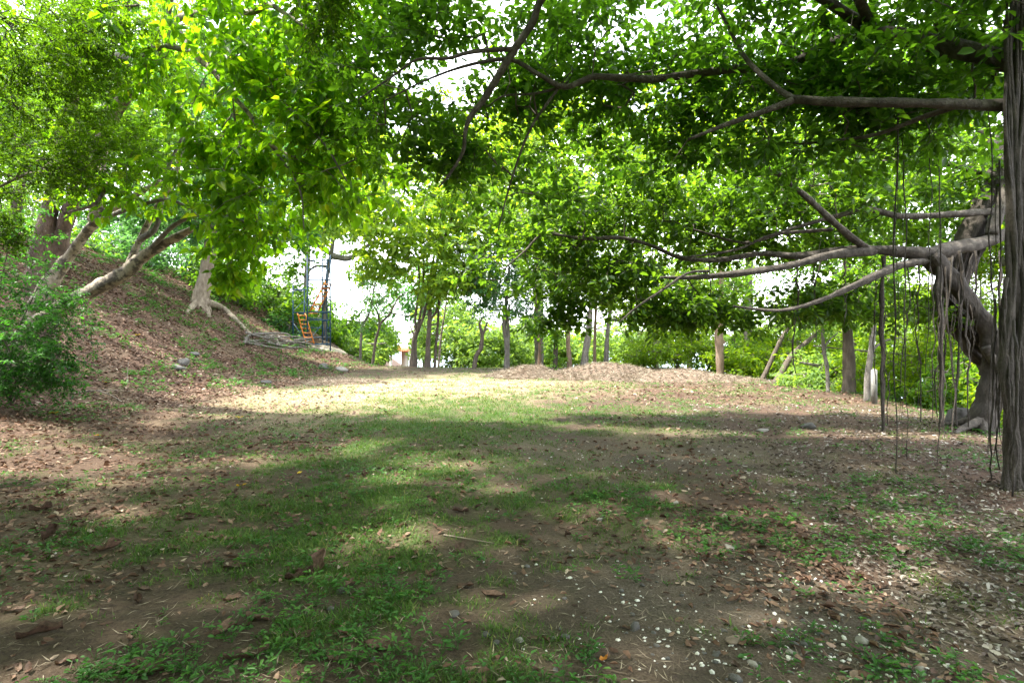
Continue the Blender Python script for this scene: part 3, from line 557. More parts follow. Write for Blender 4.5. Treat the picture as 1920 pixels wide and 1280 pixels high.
# buttressed hillside tree
D = 28.
tF = ftree('hillside_tree', 'pale tan trunk with flared base and long root on the hillside', 377, D, [([(373, G(373, D, .3)), (376, 562), (384, 530), (391, 492), (398, 445), (410, 380), (420, 300), (430, 200)], [23, 16, 13, 12, 11, 10, 9, 6]), ([(410, 380), (360, 300), (330, 220)], [8, 4]), ([(410, 380), (470, 320), (520, 250)], [8, 4]), ([(400, 440), (450, 420), (500, 400)], [6, 3])],
    [(400, 260, 27, 170, 150, 3, 300), (330, 180, 27, 120, 120, 2.5, 150), (480, 380, 28, 110, 90, 2.5, 80), (340, 400, 29, 120, 70, 2, 110), (500, 180, 29, 110, 110, 2.5, 50)], 'blue_leaf', 'bark_hill', L=(.24, .36), per=7)
for pts in ([(385, 566), (415, 580), (440, 600), (470, 630)], [(370, 568), (362, 575), (350, 590)], [(380, 570), (388, 582), (392, 598)]):
    P = [];
    for px, py in pts:
        p = gpix(px, py); P.append(p + [0, 0, .05])
    P[0] = at(pts[0][0], pts[0][1], 27.8)
    tF.limb('surface_root', P, np.array([9, 3.5]) / F * 27, M['bark_hill'], 8, .15, .15, nodes=False, world=True)
ftree('hill_canopy_tree', 'large hillside tree whose crown shades the slope at upper left', 20, 24., [([(20, G(20, 24., .2)), (30, 400), (50, 280), (80, 180)], [11, 9, 7, 4]), ([(50, 280), (150, 240), (240, 220)], [5, 2.5]), ([(50, 300), (-60, 220), (-150, 180)], [5, 2.5]), ([(50, 280), (100, 250, 20), (130, 220, 17)], [5, 2.5])],
    [(70, 210, 24, 170, 100, 3.5, 260), (230, 240, 22, 130, 70, 3, 150), (-140, 170, 19, 200, 120, 3.5, 220), (-180, 100, 14, 180, 130, 3, 160), (60, 130, 28, 170, 90, 3, 170)], 'forest_leaf', 'bark_brown', L=(.24, .36), asp=.6, per=7)
# scaffold tree and the sunlit broad crown in the middle
D = 40.
ftree('grey_tree', 'grey trunk rising behind the blue scaffold', 612, D, [([(610, G(610, D)), (608, 590), (611, 540), (618, 490), (622, 470), (630, 400), (640, 330)], [4, 3.4, 3.2, 3.4, 4, 4, 3]), ([(622, 478), (590, 455), (562, 430), (540, 402)], [5, 2]), ([(622, 480), (655, 484), (690, 460), (730, 440)], [6, 2.5]), ([(618, 500), (590, 500), (570, 520)], [3, 1.5])],
    [(590, 400, 39, 110, 70, 3, 150), (660, 330, 40, 120, 90, 3, 170), (560, 470, 40, 60, 50, 2, 60), (700, 520, 41, 70, 40, 2, 50)], 'forest_leaf', 'bark_grey', L=(.3, .42), asp=.65)
D = 34.5
ftree('spreading_tree', 'multi stemmed dark trunk carrying the broad sunlit crown at mid picture', 776, D, [([(774, G(774, D, .2)), (776, 660), (777, 635), (782, 620)], [9, 6, 5, 4.5]), ([(779, 630), (779, 590), (786, 540), (784, 480)], [2.6, 1.6]), ([(780, 628), (788, 590), (793, 545), (795, 470)], [2.6, 1.6]), ([(782, 622), (795, 590), (806, 540), (815, 470), (830, 380)], [3.4, 1.6]), ([(777, 632), (771, 615)], [2, 1.5])],
    [(720, 400, 32, 150, 80, 2.2, 140), (830, 420, 33, 140, 80, 2.2, 130), (650, 390, 31, 110, 60, 2.2, 90), (760, 330, 33, 150, 80, 2.2, 110), (840, 530, 34, 90, 40, 1.5, 80), (720, 490, 33, 60, 30, 1.5, 40)], 'teak_leaf', 'bark_brown', L=(.28, .4), asp=.65, per=7, droop=.6)
D = 34.
ftree('upright_tree', 'straight dark trunk just right of the multi stemmed tree', 801, D, [([(802, G(802, D, .2)), (803, 640), (805, 610), (806, 590), (805, 560), (812, 530), (822, 480), (850, 400)], [6, 4.6, 4.2, 4.2, 4, 3.6, 2.6, 2]), ([(805, 600), (818, 585), (822, 575)], [2.5, 2]), ([(806, 610), (824, 606)], [2, 1.5])],
    [(880, 400, 33, 110, 80, 2, 130), (900, 300, 34, 120, 90, 2, 130), (860, 500, 33, 70, 50, 1.5, 60)], 'teak_leaf', 'bark_brown', L=(.28, .4), asp=.65, per=7, droop=.5)
ftree('slim_tree', 'thin dark straight pole trunk beside the upright tree', 817, 34.5, [([(815, G(815, 34.5)), (818, 640), (821, 605), (823, 560), (824, 500)], [3, 2.6, 2.2, 2, 1.5])], [(835, 480, 34, 50, 40, 1.5, 50)], 'teak_leaf', 'bark_brown')
ftree('slim_tree', 'thin whitish slanting stem with a bare fallen branch at its foot', 824, 36., [([(822, G(822, 36)), (826, 640), (830, 610), (834, 585), (838, 550)], [2.2, 2, 1.8, 1.5, 1])], [(850, 540, 36, 40, 30, 1.5, 40)], 'pale_leaf', 'bark_pale')
D = 35.
ftree('forked_sapling', 'thin curving dark sapling forking widely to the right of the scaffold', 700, D, [([(698, G(698, D)), (704, 640), (711, 615), (714, 605), (728, 592), (738, 575), (750, 555), (775, 545)], [3, 2.8, 2.4, 2.2, 2, 1.6, 1.2, .8]), ([(712, 612), (709, 590), (706, 580), (714, 570), (735, 560)], [1.8, .8]), ([(706, 580), (698, 570), (692, 545)], [1.4, .8]), ([(733, 587), (750, 590), (768, 592), (785, 588)], [1.4, .7])],
    [(690, 560, 35, 50, 25, 1.5, 34), (745, 560, 35, 50, 30, 1.5, 36)], 'blue_leaf', 'bark_brown', L=(.12, .2), per=4)
ftree('slim_tree', 'thin pale crooked stem wrapped in creeper left of the forked sapling', 676, 37., [([(675, G(675, 37)), (677, 630), (680, 610), (690, 592), (696, 575), (700, 550), (706, 520)], [2.6, 2.2, 2, 2, 1.8, 1.4, 1])], [(700, 530, 37, 60, 40, 2, 40), (682, 605, 36.8, 10, 20, .3, 10)], 'blue_leaf', 'bark_grey', L=(.12, .2), per=4)
D = 33.
ftree('pruned_tree', 'dark forked stump with pruned bare arms standing at the clearing edge', 890, D, [([(888, G(888, D, .2)), (893, 666), (901, 655), (903, 640), (904, 628), (901, 616), (899, 605), (905, 596)], [4.5, 4, 4, 3.6, 3.4, 2.6, 2.2, 1.5]), ([(904, 630), (909, 618), (914, 603)], [2.6, 1.6]), ([(906, 624), (911, 618), (916, 616)], [2, 1.5]), ([(904, 626), (904, 616)], [1.6, 1.2])], None, None, 'bark_brown')
D = 33.5
ftree('maple_leaved_tree', 'slender pale grey double trunk with a drooping dark green crown at centre', 948, D, [([(950, G(950, D)), (951, 650), (948, 630), (945, 610), (947, 590), (950, 560), (955, 500)], [6, 5, 4.5, 4, 3.5, 3, 2]), ([(952, 655), (954, 630), (952, 600), (955, 570)], [3, 2]), ([(950, 560), (975, 550), (995, 560)], [2, 1]), ([(950, 560), (925, 545)], [2, 1])],
    [(955, 560, 33, 70, 45, 1.6, 130), (985, 540, 33, 70, 50, 1.6, 120), (920, 520, 33, 60, 50, 1.6, 90), (1000, 600, 33, 30, 25, 1, 40), (960, 470, 33.5, 110, 60, 2, 160)], 'blue_leaf', 'bark_grey', L=(.16, .24), per=7)
D = 31.
FT = [(1041, 31, 4.5, 'bark_host', 'dark ivy covered trunk, left of the row behind the mounds', 'forest_leaf', [(1041, 687), (1042, 660), (1043, 630), (1046, 600), (1050, 540)]),
      (1067, 32, 4.6, 'bark_tan', 'short tan trunk, second in the row behind the mounds', 'forest_leaf', [(1069, 690), (1067, 665), (1065, 640), (1068, 600), (1075, 540)]),
      (1096, 31.5, 6.5, 'bark_grey', 'thick grey leaning trunk, third in the row behind the mounds', 'teak_leaf', [(1094, 690), (1098, 660), (1103, 630), (1106, 600), (1110, 540)]),
      (1115, 34, 3, 'bark_tan', 'narrow tan trunk between two grey trunks behind the mounds', 'teak_leaf', [(1115, 690), (1115, 650), (1116, 620), (1118, 560)]),
      (1136, 32.5, 4.5, 'bark_grey', 'grey trunk at the right end of the row behind the mounds', 'forest_leaf', [(1136, 690), (1137, 660), (1139, 630), (1142, 600), (1150, 540)]),
      (1012, 38, 3, 'bark_tan', 'thin slanting trunk behind the left mound', 'pale_leaf', [(1011, 690), (1012, 650), (1009, 620), (1006, 590), (1000, 540)])]
for px, D_, r_, bk, lab, lm_, pts in FT:
    pts = [(pts[0][0], G(pts[0][0], D_, .2))] + pts[1:]
    ftree('slender_tree', lab, px, D_, [(pts, [r_ * 1.25, r_, r_ * .9, r_ * .8] + ([r_ * .5] if len(pts) == 5 else []))],
          [(px + 10, 520, D_, 60, 50, 2, 90), (px + 20, 420, D_ + 1, 80, 70, 2.5, 120)] if px != 1041 else [(px, 640, D_, 14, 40, .4, 40), (px, 520, D_, 60, 50, 2, 90), (px - 10, 430, D_, 80, 60, 2.5, 120)], lm_, bk, L=(.16, .26), group='slender trees behind the mounds')
# tall sunlit crown behind, centre to right
ftree('tall_tree', 'tall bright green tree standing behind the centre of the clearing', 1010, 42., [([(1010, G(1010, 42.)), (1012, 500), (1015, 380), (1020, 260)], [9, 8, 6, 4]), ([(1012, 450), (930, 350)], [5, 2]), ([(1014, 420), (1110, 330)], [5, 2])],
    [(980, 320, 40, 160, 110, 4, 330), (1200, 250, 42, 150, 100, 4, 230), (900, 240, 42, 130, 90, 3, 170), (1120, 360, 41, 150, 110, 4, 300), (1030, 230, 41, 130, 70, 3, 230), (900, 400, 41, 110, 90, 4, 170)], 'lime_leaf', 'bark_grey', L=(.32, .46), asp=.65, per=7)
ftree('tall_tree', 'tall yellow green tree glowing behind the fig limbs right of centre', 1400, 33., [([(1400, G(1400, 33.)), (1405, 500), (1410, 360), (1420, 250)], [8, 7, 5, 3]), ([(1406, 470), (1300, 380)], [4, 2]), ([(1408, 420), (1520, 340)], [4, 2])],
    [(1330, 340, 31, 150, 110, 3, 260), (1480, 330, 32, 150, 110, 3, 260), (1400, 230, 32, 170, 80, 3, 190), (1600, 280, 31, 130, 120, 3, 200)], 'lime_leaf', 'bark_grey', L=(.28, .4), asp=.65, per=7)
ftree('tall_tree', 'tall green tree behind the right edge fig column', 1780, 19., [([(1780, G(1780, 19.)), (1770, 500), (1760, 350), (1765, 150)], [8, 7, 6, 4])],
    [(1750, 250, 18, 190, 150, 2.5, 260), (1860, 380, 18, 110, 100, 2, 120), (1650, 150, 18, 150, 120, 2.5, 170)], 'forest_leaf', 'bark_brown', L=(.18, .27), asp=.6, per=7)
# right side trunks
ftree('roadside_tree', 'tan knobbly trunk standing alone right of the bright bush', 1348, 29., [([(1351, G(1351, 29., .2)), (1350, 665), (1349, 640), (1348, 615), (1350, 570), (1355, 480)], [8, 7.5, 7.5, 7, 5, 4]), ([(1350, 645), (1359, 640)], [3, 3])], [(1350, 560, 29, 80, 40, 2, 110), (1380, 480, 29, 110, 60, 2.5, 150)], 'forest_leaf', 'bark_tan', L=(.15, .24))
ftree('roadside_tree', 'dark brown straight trunk right of the two leaning trunks', 1592, 18.5, [([(1592, G(1592, 18.5, .2)), (1592, 690), (1590, 640), (1587, 590), (1586, 540), (1590, 440), (1600, 330)], [12, 10.5, 9.5, 8.5, 8, 7, 5]), ([(1586, 540), (1540, 480), (1500, 440)], [4, 2]), ([(1587, 520), (1650, 470)], [4, 2])],
    [(1590, 570, 18.5, 110, 40, 1.6, 120), (1600, 470, 18.5, 160, 60, 2, 190), (1540, 380, 18, 150, 70, 2, 170), (1680, 420, 18.5, 130, 70, 2, 150)], 'forest_leaf', 'bark_brown', L=(.13, .2), per=7)
ftree('leaning_tree', 'pale leaning trunk on the slope, left of the leaning pair', 1428, 25., [([(1424, G(1424, 25., .2)), (1440, 690), (1458, 650), (1475, 620), (1510, 580)], [5, 4.2, 3.8, 3.4, 2.2])], [(1500, 580, 25, 70, 40, 2, 70)], 'pale_leaf', 'bark_brown')
ftree('leaning_tree', 'grey leaning trunk on the slope, right of the leaning pair', 1456, 24., [([(1452, G(1452, 24., .2)), (1470, 690), (1490, 660), (1520, 635), (1560, 600)], [6.5, 5.6, 5, 4, 2.6])], [(1560, 590, 24, 80, 40, 2, 80)], 'pale_leaf', 'bark_brown')
ftree('slim_tree', 'thin forked sapling between the leaning pair and the dark trunk', 1552, 18., [([(1553, G(1553, 18)), (1551, 690), (1545, 660), (1543, 630), (1540, 590)], [4, 3.6, 3.4, 3, 2]), ([(1545, 658), (1552, 640), (1570, 625)], [2, 1])], [(1545, 570, 18, 60, 30, 1, 60)], 'forest_leaf', 'bark_grey', L=(.12, .18))
ftree('slim_tree', 'slim brown trunk just left of the concrete post', 1627, 15.5, [([(1625, G(1625, 15.5)), (1628, 700), (1634, 650), (1638, 600), (1640, 540)], [6, 6, 5, 4.5, 3]), ([(1633, 660), (1655, 640), (1690, 632)], [2.5, 1.2])], [(1650, 540, 15.5, 90, 40, 1.2, 110)], 'fig_leaf', 'bark_grey', L=(.11, .17))
# bright bush and forest beyond
ftree('bright_bush', 'bright yellow green bushy tree right of the mounds', 1270, 33., [([(1268, G(1268, 33.)), (1275, 675), (1290, 665)], [4, 3, 2]), ([(1270, 682), (1255, 660), (1240, 640)], [3, 1.5])],
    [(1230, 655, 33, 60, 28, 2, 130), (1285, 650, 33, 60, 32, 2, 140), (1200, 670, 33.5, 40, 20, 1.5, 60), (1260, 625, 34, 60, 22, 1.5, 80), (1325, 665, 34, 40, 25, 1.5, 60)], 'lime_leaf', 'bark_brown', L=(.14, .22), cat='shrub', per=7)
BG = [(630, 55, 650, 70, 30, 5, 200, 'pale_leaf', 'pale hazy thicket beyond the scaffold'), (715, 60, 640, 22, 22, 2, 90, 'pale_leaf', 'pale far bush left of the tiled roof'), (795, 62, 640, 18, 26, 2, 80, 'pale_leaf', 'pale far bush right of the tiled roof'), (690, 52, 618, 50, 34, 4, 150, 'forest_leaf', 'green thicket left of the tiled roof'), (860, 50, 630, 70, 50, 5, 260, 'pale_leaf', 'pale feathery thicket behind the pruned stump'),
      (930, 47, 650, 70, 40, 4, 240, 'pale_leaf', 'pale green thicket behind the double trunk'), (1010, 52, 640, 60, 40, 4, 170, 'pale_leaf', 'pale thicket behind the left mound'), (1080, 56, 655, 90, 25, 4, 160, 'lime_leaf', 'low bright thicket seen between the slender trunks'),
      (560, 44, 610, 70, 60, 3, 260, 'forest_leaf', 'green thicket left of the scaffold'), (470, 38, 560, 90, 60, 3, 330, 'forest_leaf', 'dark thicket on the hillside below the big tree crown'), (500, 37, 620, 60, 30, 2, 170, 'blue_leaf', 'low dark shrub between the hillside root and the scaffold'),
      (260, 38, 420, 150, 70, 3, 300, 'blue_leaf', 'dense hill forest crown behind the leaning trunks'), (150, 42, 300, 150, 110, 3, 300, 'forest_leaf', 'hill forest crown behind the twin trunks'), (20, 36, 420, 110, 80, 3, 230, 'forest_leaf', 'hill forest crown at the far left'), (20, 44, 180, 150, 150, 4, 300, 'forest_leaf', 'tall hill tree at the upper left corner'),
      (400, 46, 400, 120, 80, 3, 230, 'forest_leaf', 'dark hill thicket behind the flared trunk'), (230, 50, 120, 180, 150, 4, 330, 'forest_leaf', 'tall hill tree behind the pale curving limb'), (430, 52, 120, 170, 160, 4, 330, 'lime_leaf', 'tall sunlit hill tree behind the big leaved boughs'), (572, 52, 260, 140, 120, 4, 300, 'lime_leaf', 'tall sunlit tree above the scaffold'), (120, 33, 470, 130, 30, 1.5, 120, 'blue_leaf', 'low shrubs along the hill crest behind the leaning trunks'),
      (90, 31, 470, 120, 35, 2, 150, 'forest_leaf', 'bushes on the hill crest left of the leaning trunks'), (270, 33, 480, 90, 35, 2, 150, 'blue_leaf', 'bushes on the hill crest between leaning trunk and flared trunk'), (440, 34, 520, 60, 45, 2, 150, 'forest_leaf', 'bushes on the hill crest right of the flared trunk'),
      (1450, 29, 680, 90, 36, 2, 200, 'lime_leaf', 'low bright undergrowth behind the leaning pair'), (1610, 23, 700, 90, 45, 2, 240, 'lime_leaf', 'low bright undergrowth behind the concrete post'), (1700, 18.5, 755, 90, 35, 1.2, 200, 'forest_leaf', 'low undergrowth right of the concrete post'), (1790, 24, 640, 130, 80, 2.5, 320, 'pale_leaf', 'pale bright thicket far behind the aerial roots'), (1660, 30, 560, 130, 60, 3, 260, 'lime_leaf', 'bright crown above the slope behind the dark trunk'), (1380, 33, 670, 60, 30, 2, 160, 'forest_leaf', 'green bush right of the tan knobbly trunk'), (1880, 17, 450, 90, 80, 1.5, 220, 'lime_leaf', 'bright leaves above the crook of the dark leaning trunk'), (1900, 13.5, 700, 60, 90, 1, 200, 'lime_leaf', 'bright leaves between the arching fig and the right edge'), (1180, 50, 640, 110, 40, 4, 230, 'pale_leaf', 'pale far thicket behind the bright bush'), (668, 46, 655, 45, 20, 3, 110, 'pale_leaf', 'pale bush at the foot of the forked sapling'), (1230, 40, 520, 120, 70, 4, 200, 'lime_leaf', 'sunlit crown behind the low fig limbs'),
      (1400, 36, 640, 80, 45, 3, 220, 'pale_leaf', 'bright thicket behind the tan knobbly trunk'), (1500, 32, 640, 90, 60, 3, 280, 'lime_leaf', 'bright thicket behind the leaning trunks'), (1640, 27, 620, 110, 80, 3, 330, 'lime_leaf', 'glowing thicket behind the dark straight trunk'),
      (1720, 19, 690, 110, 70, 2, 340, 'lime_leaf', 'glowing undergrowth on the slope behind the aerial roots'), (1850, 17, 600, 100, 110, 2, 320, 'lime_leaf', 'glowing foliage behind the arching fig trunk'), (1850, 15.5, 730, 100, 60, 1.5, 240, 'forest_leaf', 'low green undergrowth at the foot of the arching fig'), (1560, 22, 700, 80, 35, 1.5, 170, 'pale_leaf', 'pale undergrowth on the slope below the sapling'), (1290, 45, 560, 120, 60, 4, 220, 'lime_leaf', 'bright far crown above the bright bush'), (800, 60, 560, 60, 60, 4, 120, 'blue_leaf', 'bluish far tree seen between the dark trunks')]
for px, D_, py, rx, ry, rD, n_, lm_, lab in BG:
    s_ = max(.13, D_ * .0078)
    st = [([(px, G(px, D_, .2)), (px + rng.normal(0, 6), py + ry * .5), (px + rng.normal(0, 12), py - ry * .3)], [5, 4, 2])] + [([(px, py + ry * .6), (px + rng.normal(0, rx * .4), py - ry * .2), (px + rng.normal(0, rx * .7), py - ry * .6)], [3, 1.2]) for _ in range(3)]
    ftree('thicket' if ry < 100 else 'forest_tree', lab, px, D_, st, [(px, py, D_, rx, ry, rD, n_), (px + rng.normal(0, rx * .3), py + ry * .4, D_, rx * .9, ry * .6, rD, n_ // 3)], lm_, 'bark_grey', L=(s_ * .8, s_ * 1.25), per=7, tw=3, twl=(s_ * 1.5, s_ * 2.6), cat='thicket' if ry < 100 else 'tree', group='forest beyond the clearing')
print('leaves', NL)

# ------------------------------------------------------------------ scaffold with two ladders
D0, D1 = 36.0, 37.4
mb_ = plain('blue_paint', (.012, .06, .135), .45, .3, 5); mo_ = plain('orange_paint', (.62, .20, .03), .5, .2, 6)
sc_b = gnd(590, D0); sc = empty('scaffold_tower', sc_b, 'blue tubular steel scaffold tower standing on the slope', 'scaffold')
def pipe(name, a, bb, r=.042, mat=mb_, parent=sc, base=sc_b):
    return link(name, MB().rod(np.array(a), np.array(bb), r, 8).mesh(name, mat, True, base), parent)
def S(px, py, D=D0): return at(px, py, D)
X0, X1, XR0, XR1 = 576.2, 619.3, 591.2, 600
wl = 960 + (at(X0, 600, D0)[0]) / D1 * F; wr = 960 + at(X1, 600, D0)[0] / D1 * F
tops = 478
for px, D_ in ((X0, D0), (X1, D0)): pipe('upright', (S(px, 0, D_)[0], D_, hz(S(px, 0, D_)[0], D_) - .02), S(px, tops, D_))
zt = S(X0, tops)[2]
for px in (wl + 14, wr - 19):
    x_ = S(px, 0, D1)[0]; pipe('upright', (x_, D1, hz(x_, D1) - .02), (x_, D1, zt))
xa, xb = S(X0, 0)[0], S(X1, 0)[0]; xc, xd = S(wl + 14, 0, D1)[0], S(wr - 19, 0, D1)[0]
for py in (645, 600, 585, 538.5, 525, 488):
    z_ = S(0, py)[2]; pipe('crossbar', (xa, D0, z_), (xb, D0, z_)); pipe('crossbar', (xc, D1, z_), (xd, D1, z_))
for py in (632, 614, 596, 573, 556, 531, 517, 502, 488):
    z_ = S(0, py)[2]; pipe('rung', (xa, D0, z_), (xc, D1, z_), .028); pipe('rung', (xb, D0, z_), (xd, D1, z_), .028)
for y0, y1 in ((642, 606), (582, 545), (522, 492)):
    pipe('brace', (xa, D0, S(0, y0)[2]), (xc, D1, S(0, y1)[2]), .02); pipe('brace', (xd, D1, S(0, y0)[2]), (xb, D0, S(0, y1)[2]), .02)
    pipe('brace', (xc, D1, S(0, y0)[2]), (xd, D1, S(0, y1)[2]), .02); pipe('brace', (xc, D1, S(0, y1)[2]), (xd, D1, S(0, y0)[2]), .02)
xl, xm = S(549.4, 0)[0], S(570.6, 0, D1)[0]
pipe('upright', (xl, D0, hz(xl, D0) - .02), S(549.4, 532)); pipe('upright', (xm, D1, hz(xm, D1) - .02), (xm, D1, S(0, 540)[2]))
for py in (644, 586, 542.7):
    z_ = S(0, py)[2]; pipe('crossbar', (xl, D0, z_), (xa - .03, D0, z_)); pipe('crossbar', (xl, D0, z_), (xm, D1, z_))
pipe('brace', (xl, D0, S(0, 583)[2]), (xm, D1, S(0, 560)[2]), .02); pipe('brace', (xm, D1, S(0, 560)[2]), (xa, D0, S(0, 575)[2]), .02)
pipe('brace', (xl, D0, S(0, 605)[2]), (xa, D0, S(0, 642)[2]), .02); pipe('brace', (xl, D0, S(0, 642)[2]), (xm, D1, S(0, 610)[2]), .02)
def ladder(label, l0, l1, r0, r1, n, dd):
    lb = at(*l1, D0 + dd); e = empty('orange_ladder', lb, label, 'ladder')
    a, bq, c_, d_ = [at(*p, D0 + dd) for p in (l0, l1, r0, r1)]; a[1] += .5; c_[1] += .5
    for p, q in ((a, bq), (c_, d_)): pipe('rail', p, q, .04, mo_, e, lb)
    for i in range(n):
        t = (i + .6) / (n + .1); p = a * (1 - t) + bq * t; q = c_ * (1 - t) + d_ * t
        link('tread', MB().box((p + q) / 2, (abs(q - p)[0], .2, .055)).mesh('tread', mo_, off=lb), e)
    return e
ladder('lower orange ladder leaning down to the left inside the blue scaffold', (551.8, 586), (574.3, 645), (566.5, 586), (589, 644), 7, -.12)
ladder('upper orange ladder slanting up to the right inside the blue scaffold', (605.3, 526), (581.9, 582.5), (619.0, 528), (596.8, 583.4), 7, .35)
pb = at(587, 587.5, D0 + .5)
o_ = link('plank', MB().box((0, 0, 0), (15 / F * D0, .3, .05)).mesh('plank', mo_)); o_.location = pb; o_['label'] = 'short orange plank between the two ladders on the scaffold'; o_['category'] = 'plank'

# ------------------------------------------------------------------ small house far behind
hb = at(748, 690, 68); hb[2] = -5.2; hs = empty('house', hb, 'small white house with orange tiled roof seen through the trees', 'house')
mwall = plain('white_wall', (.75, .74, .7), .8, .08, 1); mroof = plain('roof_tile', (.55, .2, .09), .8, .3, 2, bump=.4)
zr = at(0, 659, 68)[2] - hb[2]
link('wall', MB().box((.5, 2.4, zr / 2), (1.0, 2, zr)).mesh('wall', mwall), hs)
for x_ in (-.75, 1.25): link('post', MB().box((x_, -.9, zr / 2), (.22, .22, zr)).mesh('post', mwall), hs)
rf = MB(); hw = 1.45; rf.add([(-hw, -1.6, zr), (hw, -1.6, zr), (hw, 4.4, zr), (-hw, 4.4, zr), (-.3, 1, zr + .7), (.3, 1, zr + .7)], [[0, 1, 5, 4], [2, 3, 4, 5], [3, 2, 1, 0]], [[1, 2, 5], [3, 0, 4]])
ro = link('roof', rf.mesh('roof', mroof), hs)
for i in range(13):
    x_ = -hw + .15 + i * (2 * hw - .3) / 12; t_ = max(-.3, min(.3, x_ * .15))
    link('tile_row', MB().rod(np.array((x_, -1.62, zr + .03)), np.array((t_, .97, zr + .72)), .05, 6).mesh('tile_row', mroof, True), ro)

# ------------------------------------------------------------------ mounds of cut grass, sand heap, brush pile
def mound(name, label, px, D, rx, ry, h, straw, mat, smat, cat='mound', ls=(.15, .5)):
    c = gnd(px, D); e = empty(name, c, label, cat); n = 34
    u = np.linspace(-1.25, 1.25, n); U, Vv = np.meshgrid(u, u); R = np.hypot(U, Vv)
    H = h * np.clip(1 - R ** 1.3, -.2, 1) * (1 + 1.5 * (fbm(U * 2.5 + px, Vv * 2.5, 3) - .5)) + .12 * h * (fbm(U * 9, Vv * 9 + px, 4) - .5)
    X = c[0] + U * rx; Y = c[1] + Vv * ry; Z = np.where(R < 1.12, hz(X, Y) + H, hz(X, Y) - .15)
    i, j = np.meshgrid(np.arange(n - 1), np.arange(n - 1), indexing='ij'); Q = np.stack([i * n + j, i * n + j + 1, (i + 1) * n + j + 1, (i + 1) * n + j], -1).reshape(-1, 4)
    P = np.stack([X, Y, Z], -1).reshape(-1, 3)
    link('heap', mesh('heap', P - c, Q, mat, dict(rnd=np.full(len(P), .3)), True), e)
    if straw:
        k = rng.integers(0, len(P), straw); k = k[R.ravel()[k] < 1.1]; B = P[k] + rng.normal(0, .05, (len(k), 3)); B[:, 2] = P[k][:, 2] + rng.uniform(0, .05, len(k))
        ax = rng.normal(size=(len(k), 3)) * [1, 1, .35]; L = rng.uniform(*ls, len(k)); V, Qd, kk = leaves(B - norm(ax) * L[:, None] / 2, ax, rng.normal(size=(len(k), 3)), L, rng.uniform(.006, .022, len(k)), 'di', .0, .15)
        link('dry_stalks', mesh('dry_stalks', V - c, Qd, smat, dict(rnd=np.repeat(rng.random(len(k)), kk))), e, kind='stuff')
    return e
mstraw = plain('straw_heap', (.15, .105, .075), .95, .5, 9, bump=.8); msand = plain('sand', (.42, .36, .29), .95, .15, 4, bump=.3)
mound('grass_mound', 'left mound of dried cut grass at the back of the clearing', 985, 26.5, 1.9, 1.4, .50, 14000, mstraw, M['straw'])
mound('grass_mound', 'right larger mound of dried cut grass at the back of the clearing', 1140, 25.5, 3.2, 1.9, .56, 24000, mstraw, M['straw'])
mound('grass_mound', 'low spread of dried grass joining the two mounds', 1062, 26.6, 2.0, 1.2, .3, 6000, mstraw, M['straw'])
mound('grass_mound', 'low trailing heap of dried grass right of the larger mound', 1285, 24.6, 3.4, 1.8, .38, 12000, mstraw, M['straw'])
mound('grass_mound', 'small scattered heap of dry straw by the stones, left of the sunny clearing', 645, 22, 1.5, 1.1, .18, 5000, mstraw, M['straw'])
mound('sand_heap', 'low pale sand heap under the blue scaffold', 603, 37.0, 1.7, .9, .42, 0, msand, None, 'heap')
pb0 = gpix(560, 650); bp_ = empty('brush_pile', pb0, 'pile of grey cut branches lying left of the scaffold', 'pile')
for k in range(26):
    x0 = rng.uniform(455, 570); x1 = x0 + rng.uniform(25, 95); a = gpix(x0, rng.uniform(636, 656)); bq = gpix(min(x1, 640), rng.uniform(640, 664)); a[2] += rng.uniform(.02, .4); bq[2] += rng.uniform(.02, .3)
    m_ = (a + bq) / 2 + rng.normal(0, .2, 3); m_[2] = max(m_[2], hz(m_[0], m_[1]) + .05); P = [a, m_, bq]; V, Qt, Tt = tube(P, [rng.uniform(.025, .09), rng.uniform(.025, .05), .015], 6, rough=.15, step=.3)
    link('branch', mesh('branch', V - pb0, [Qt, np.array(Tt)], M['bark_grey'], smoothf=True), bp_)

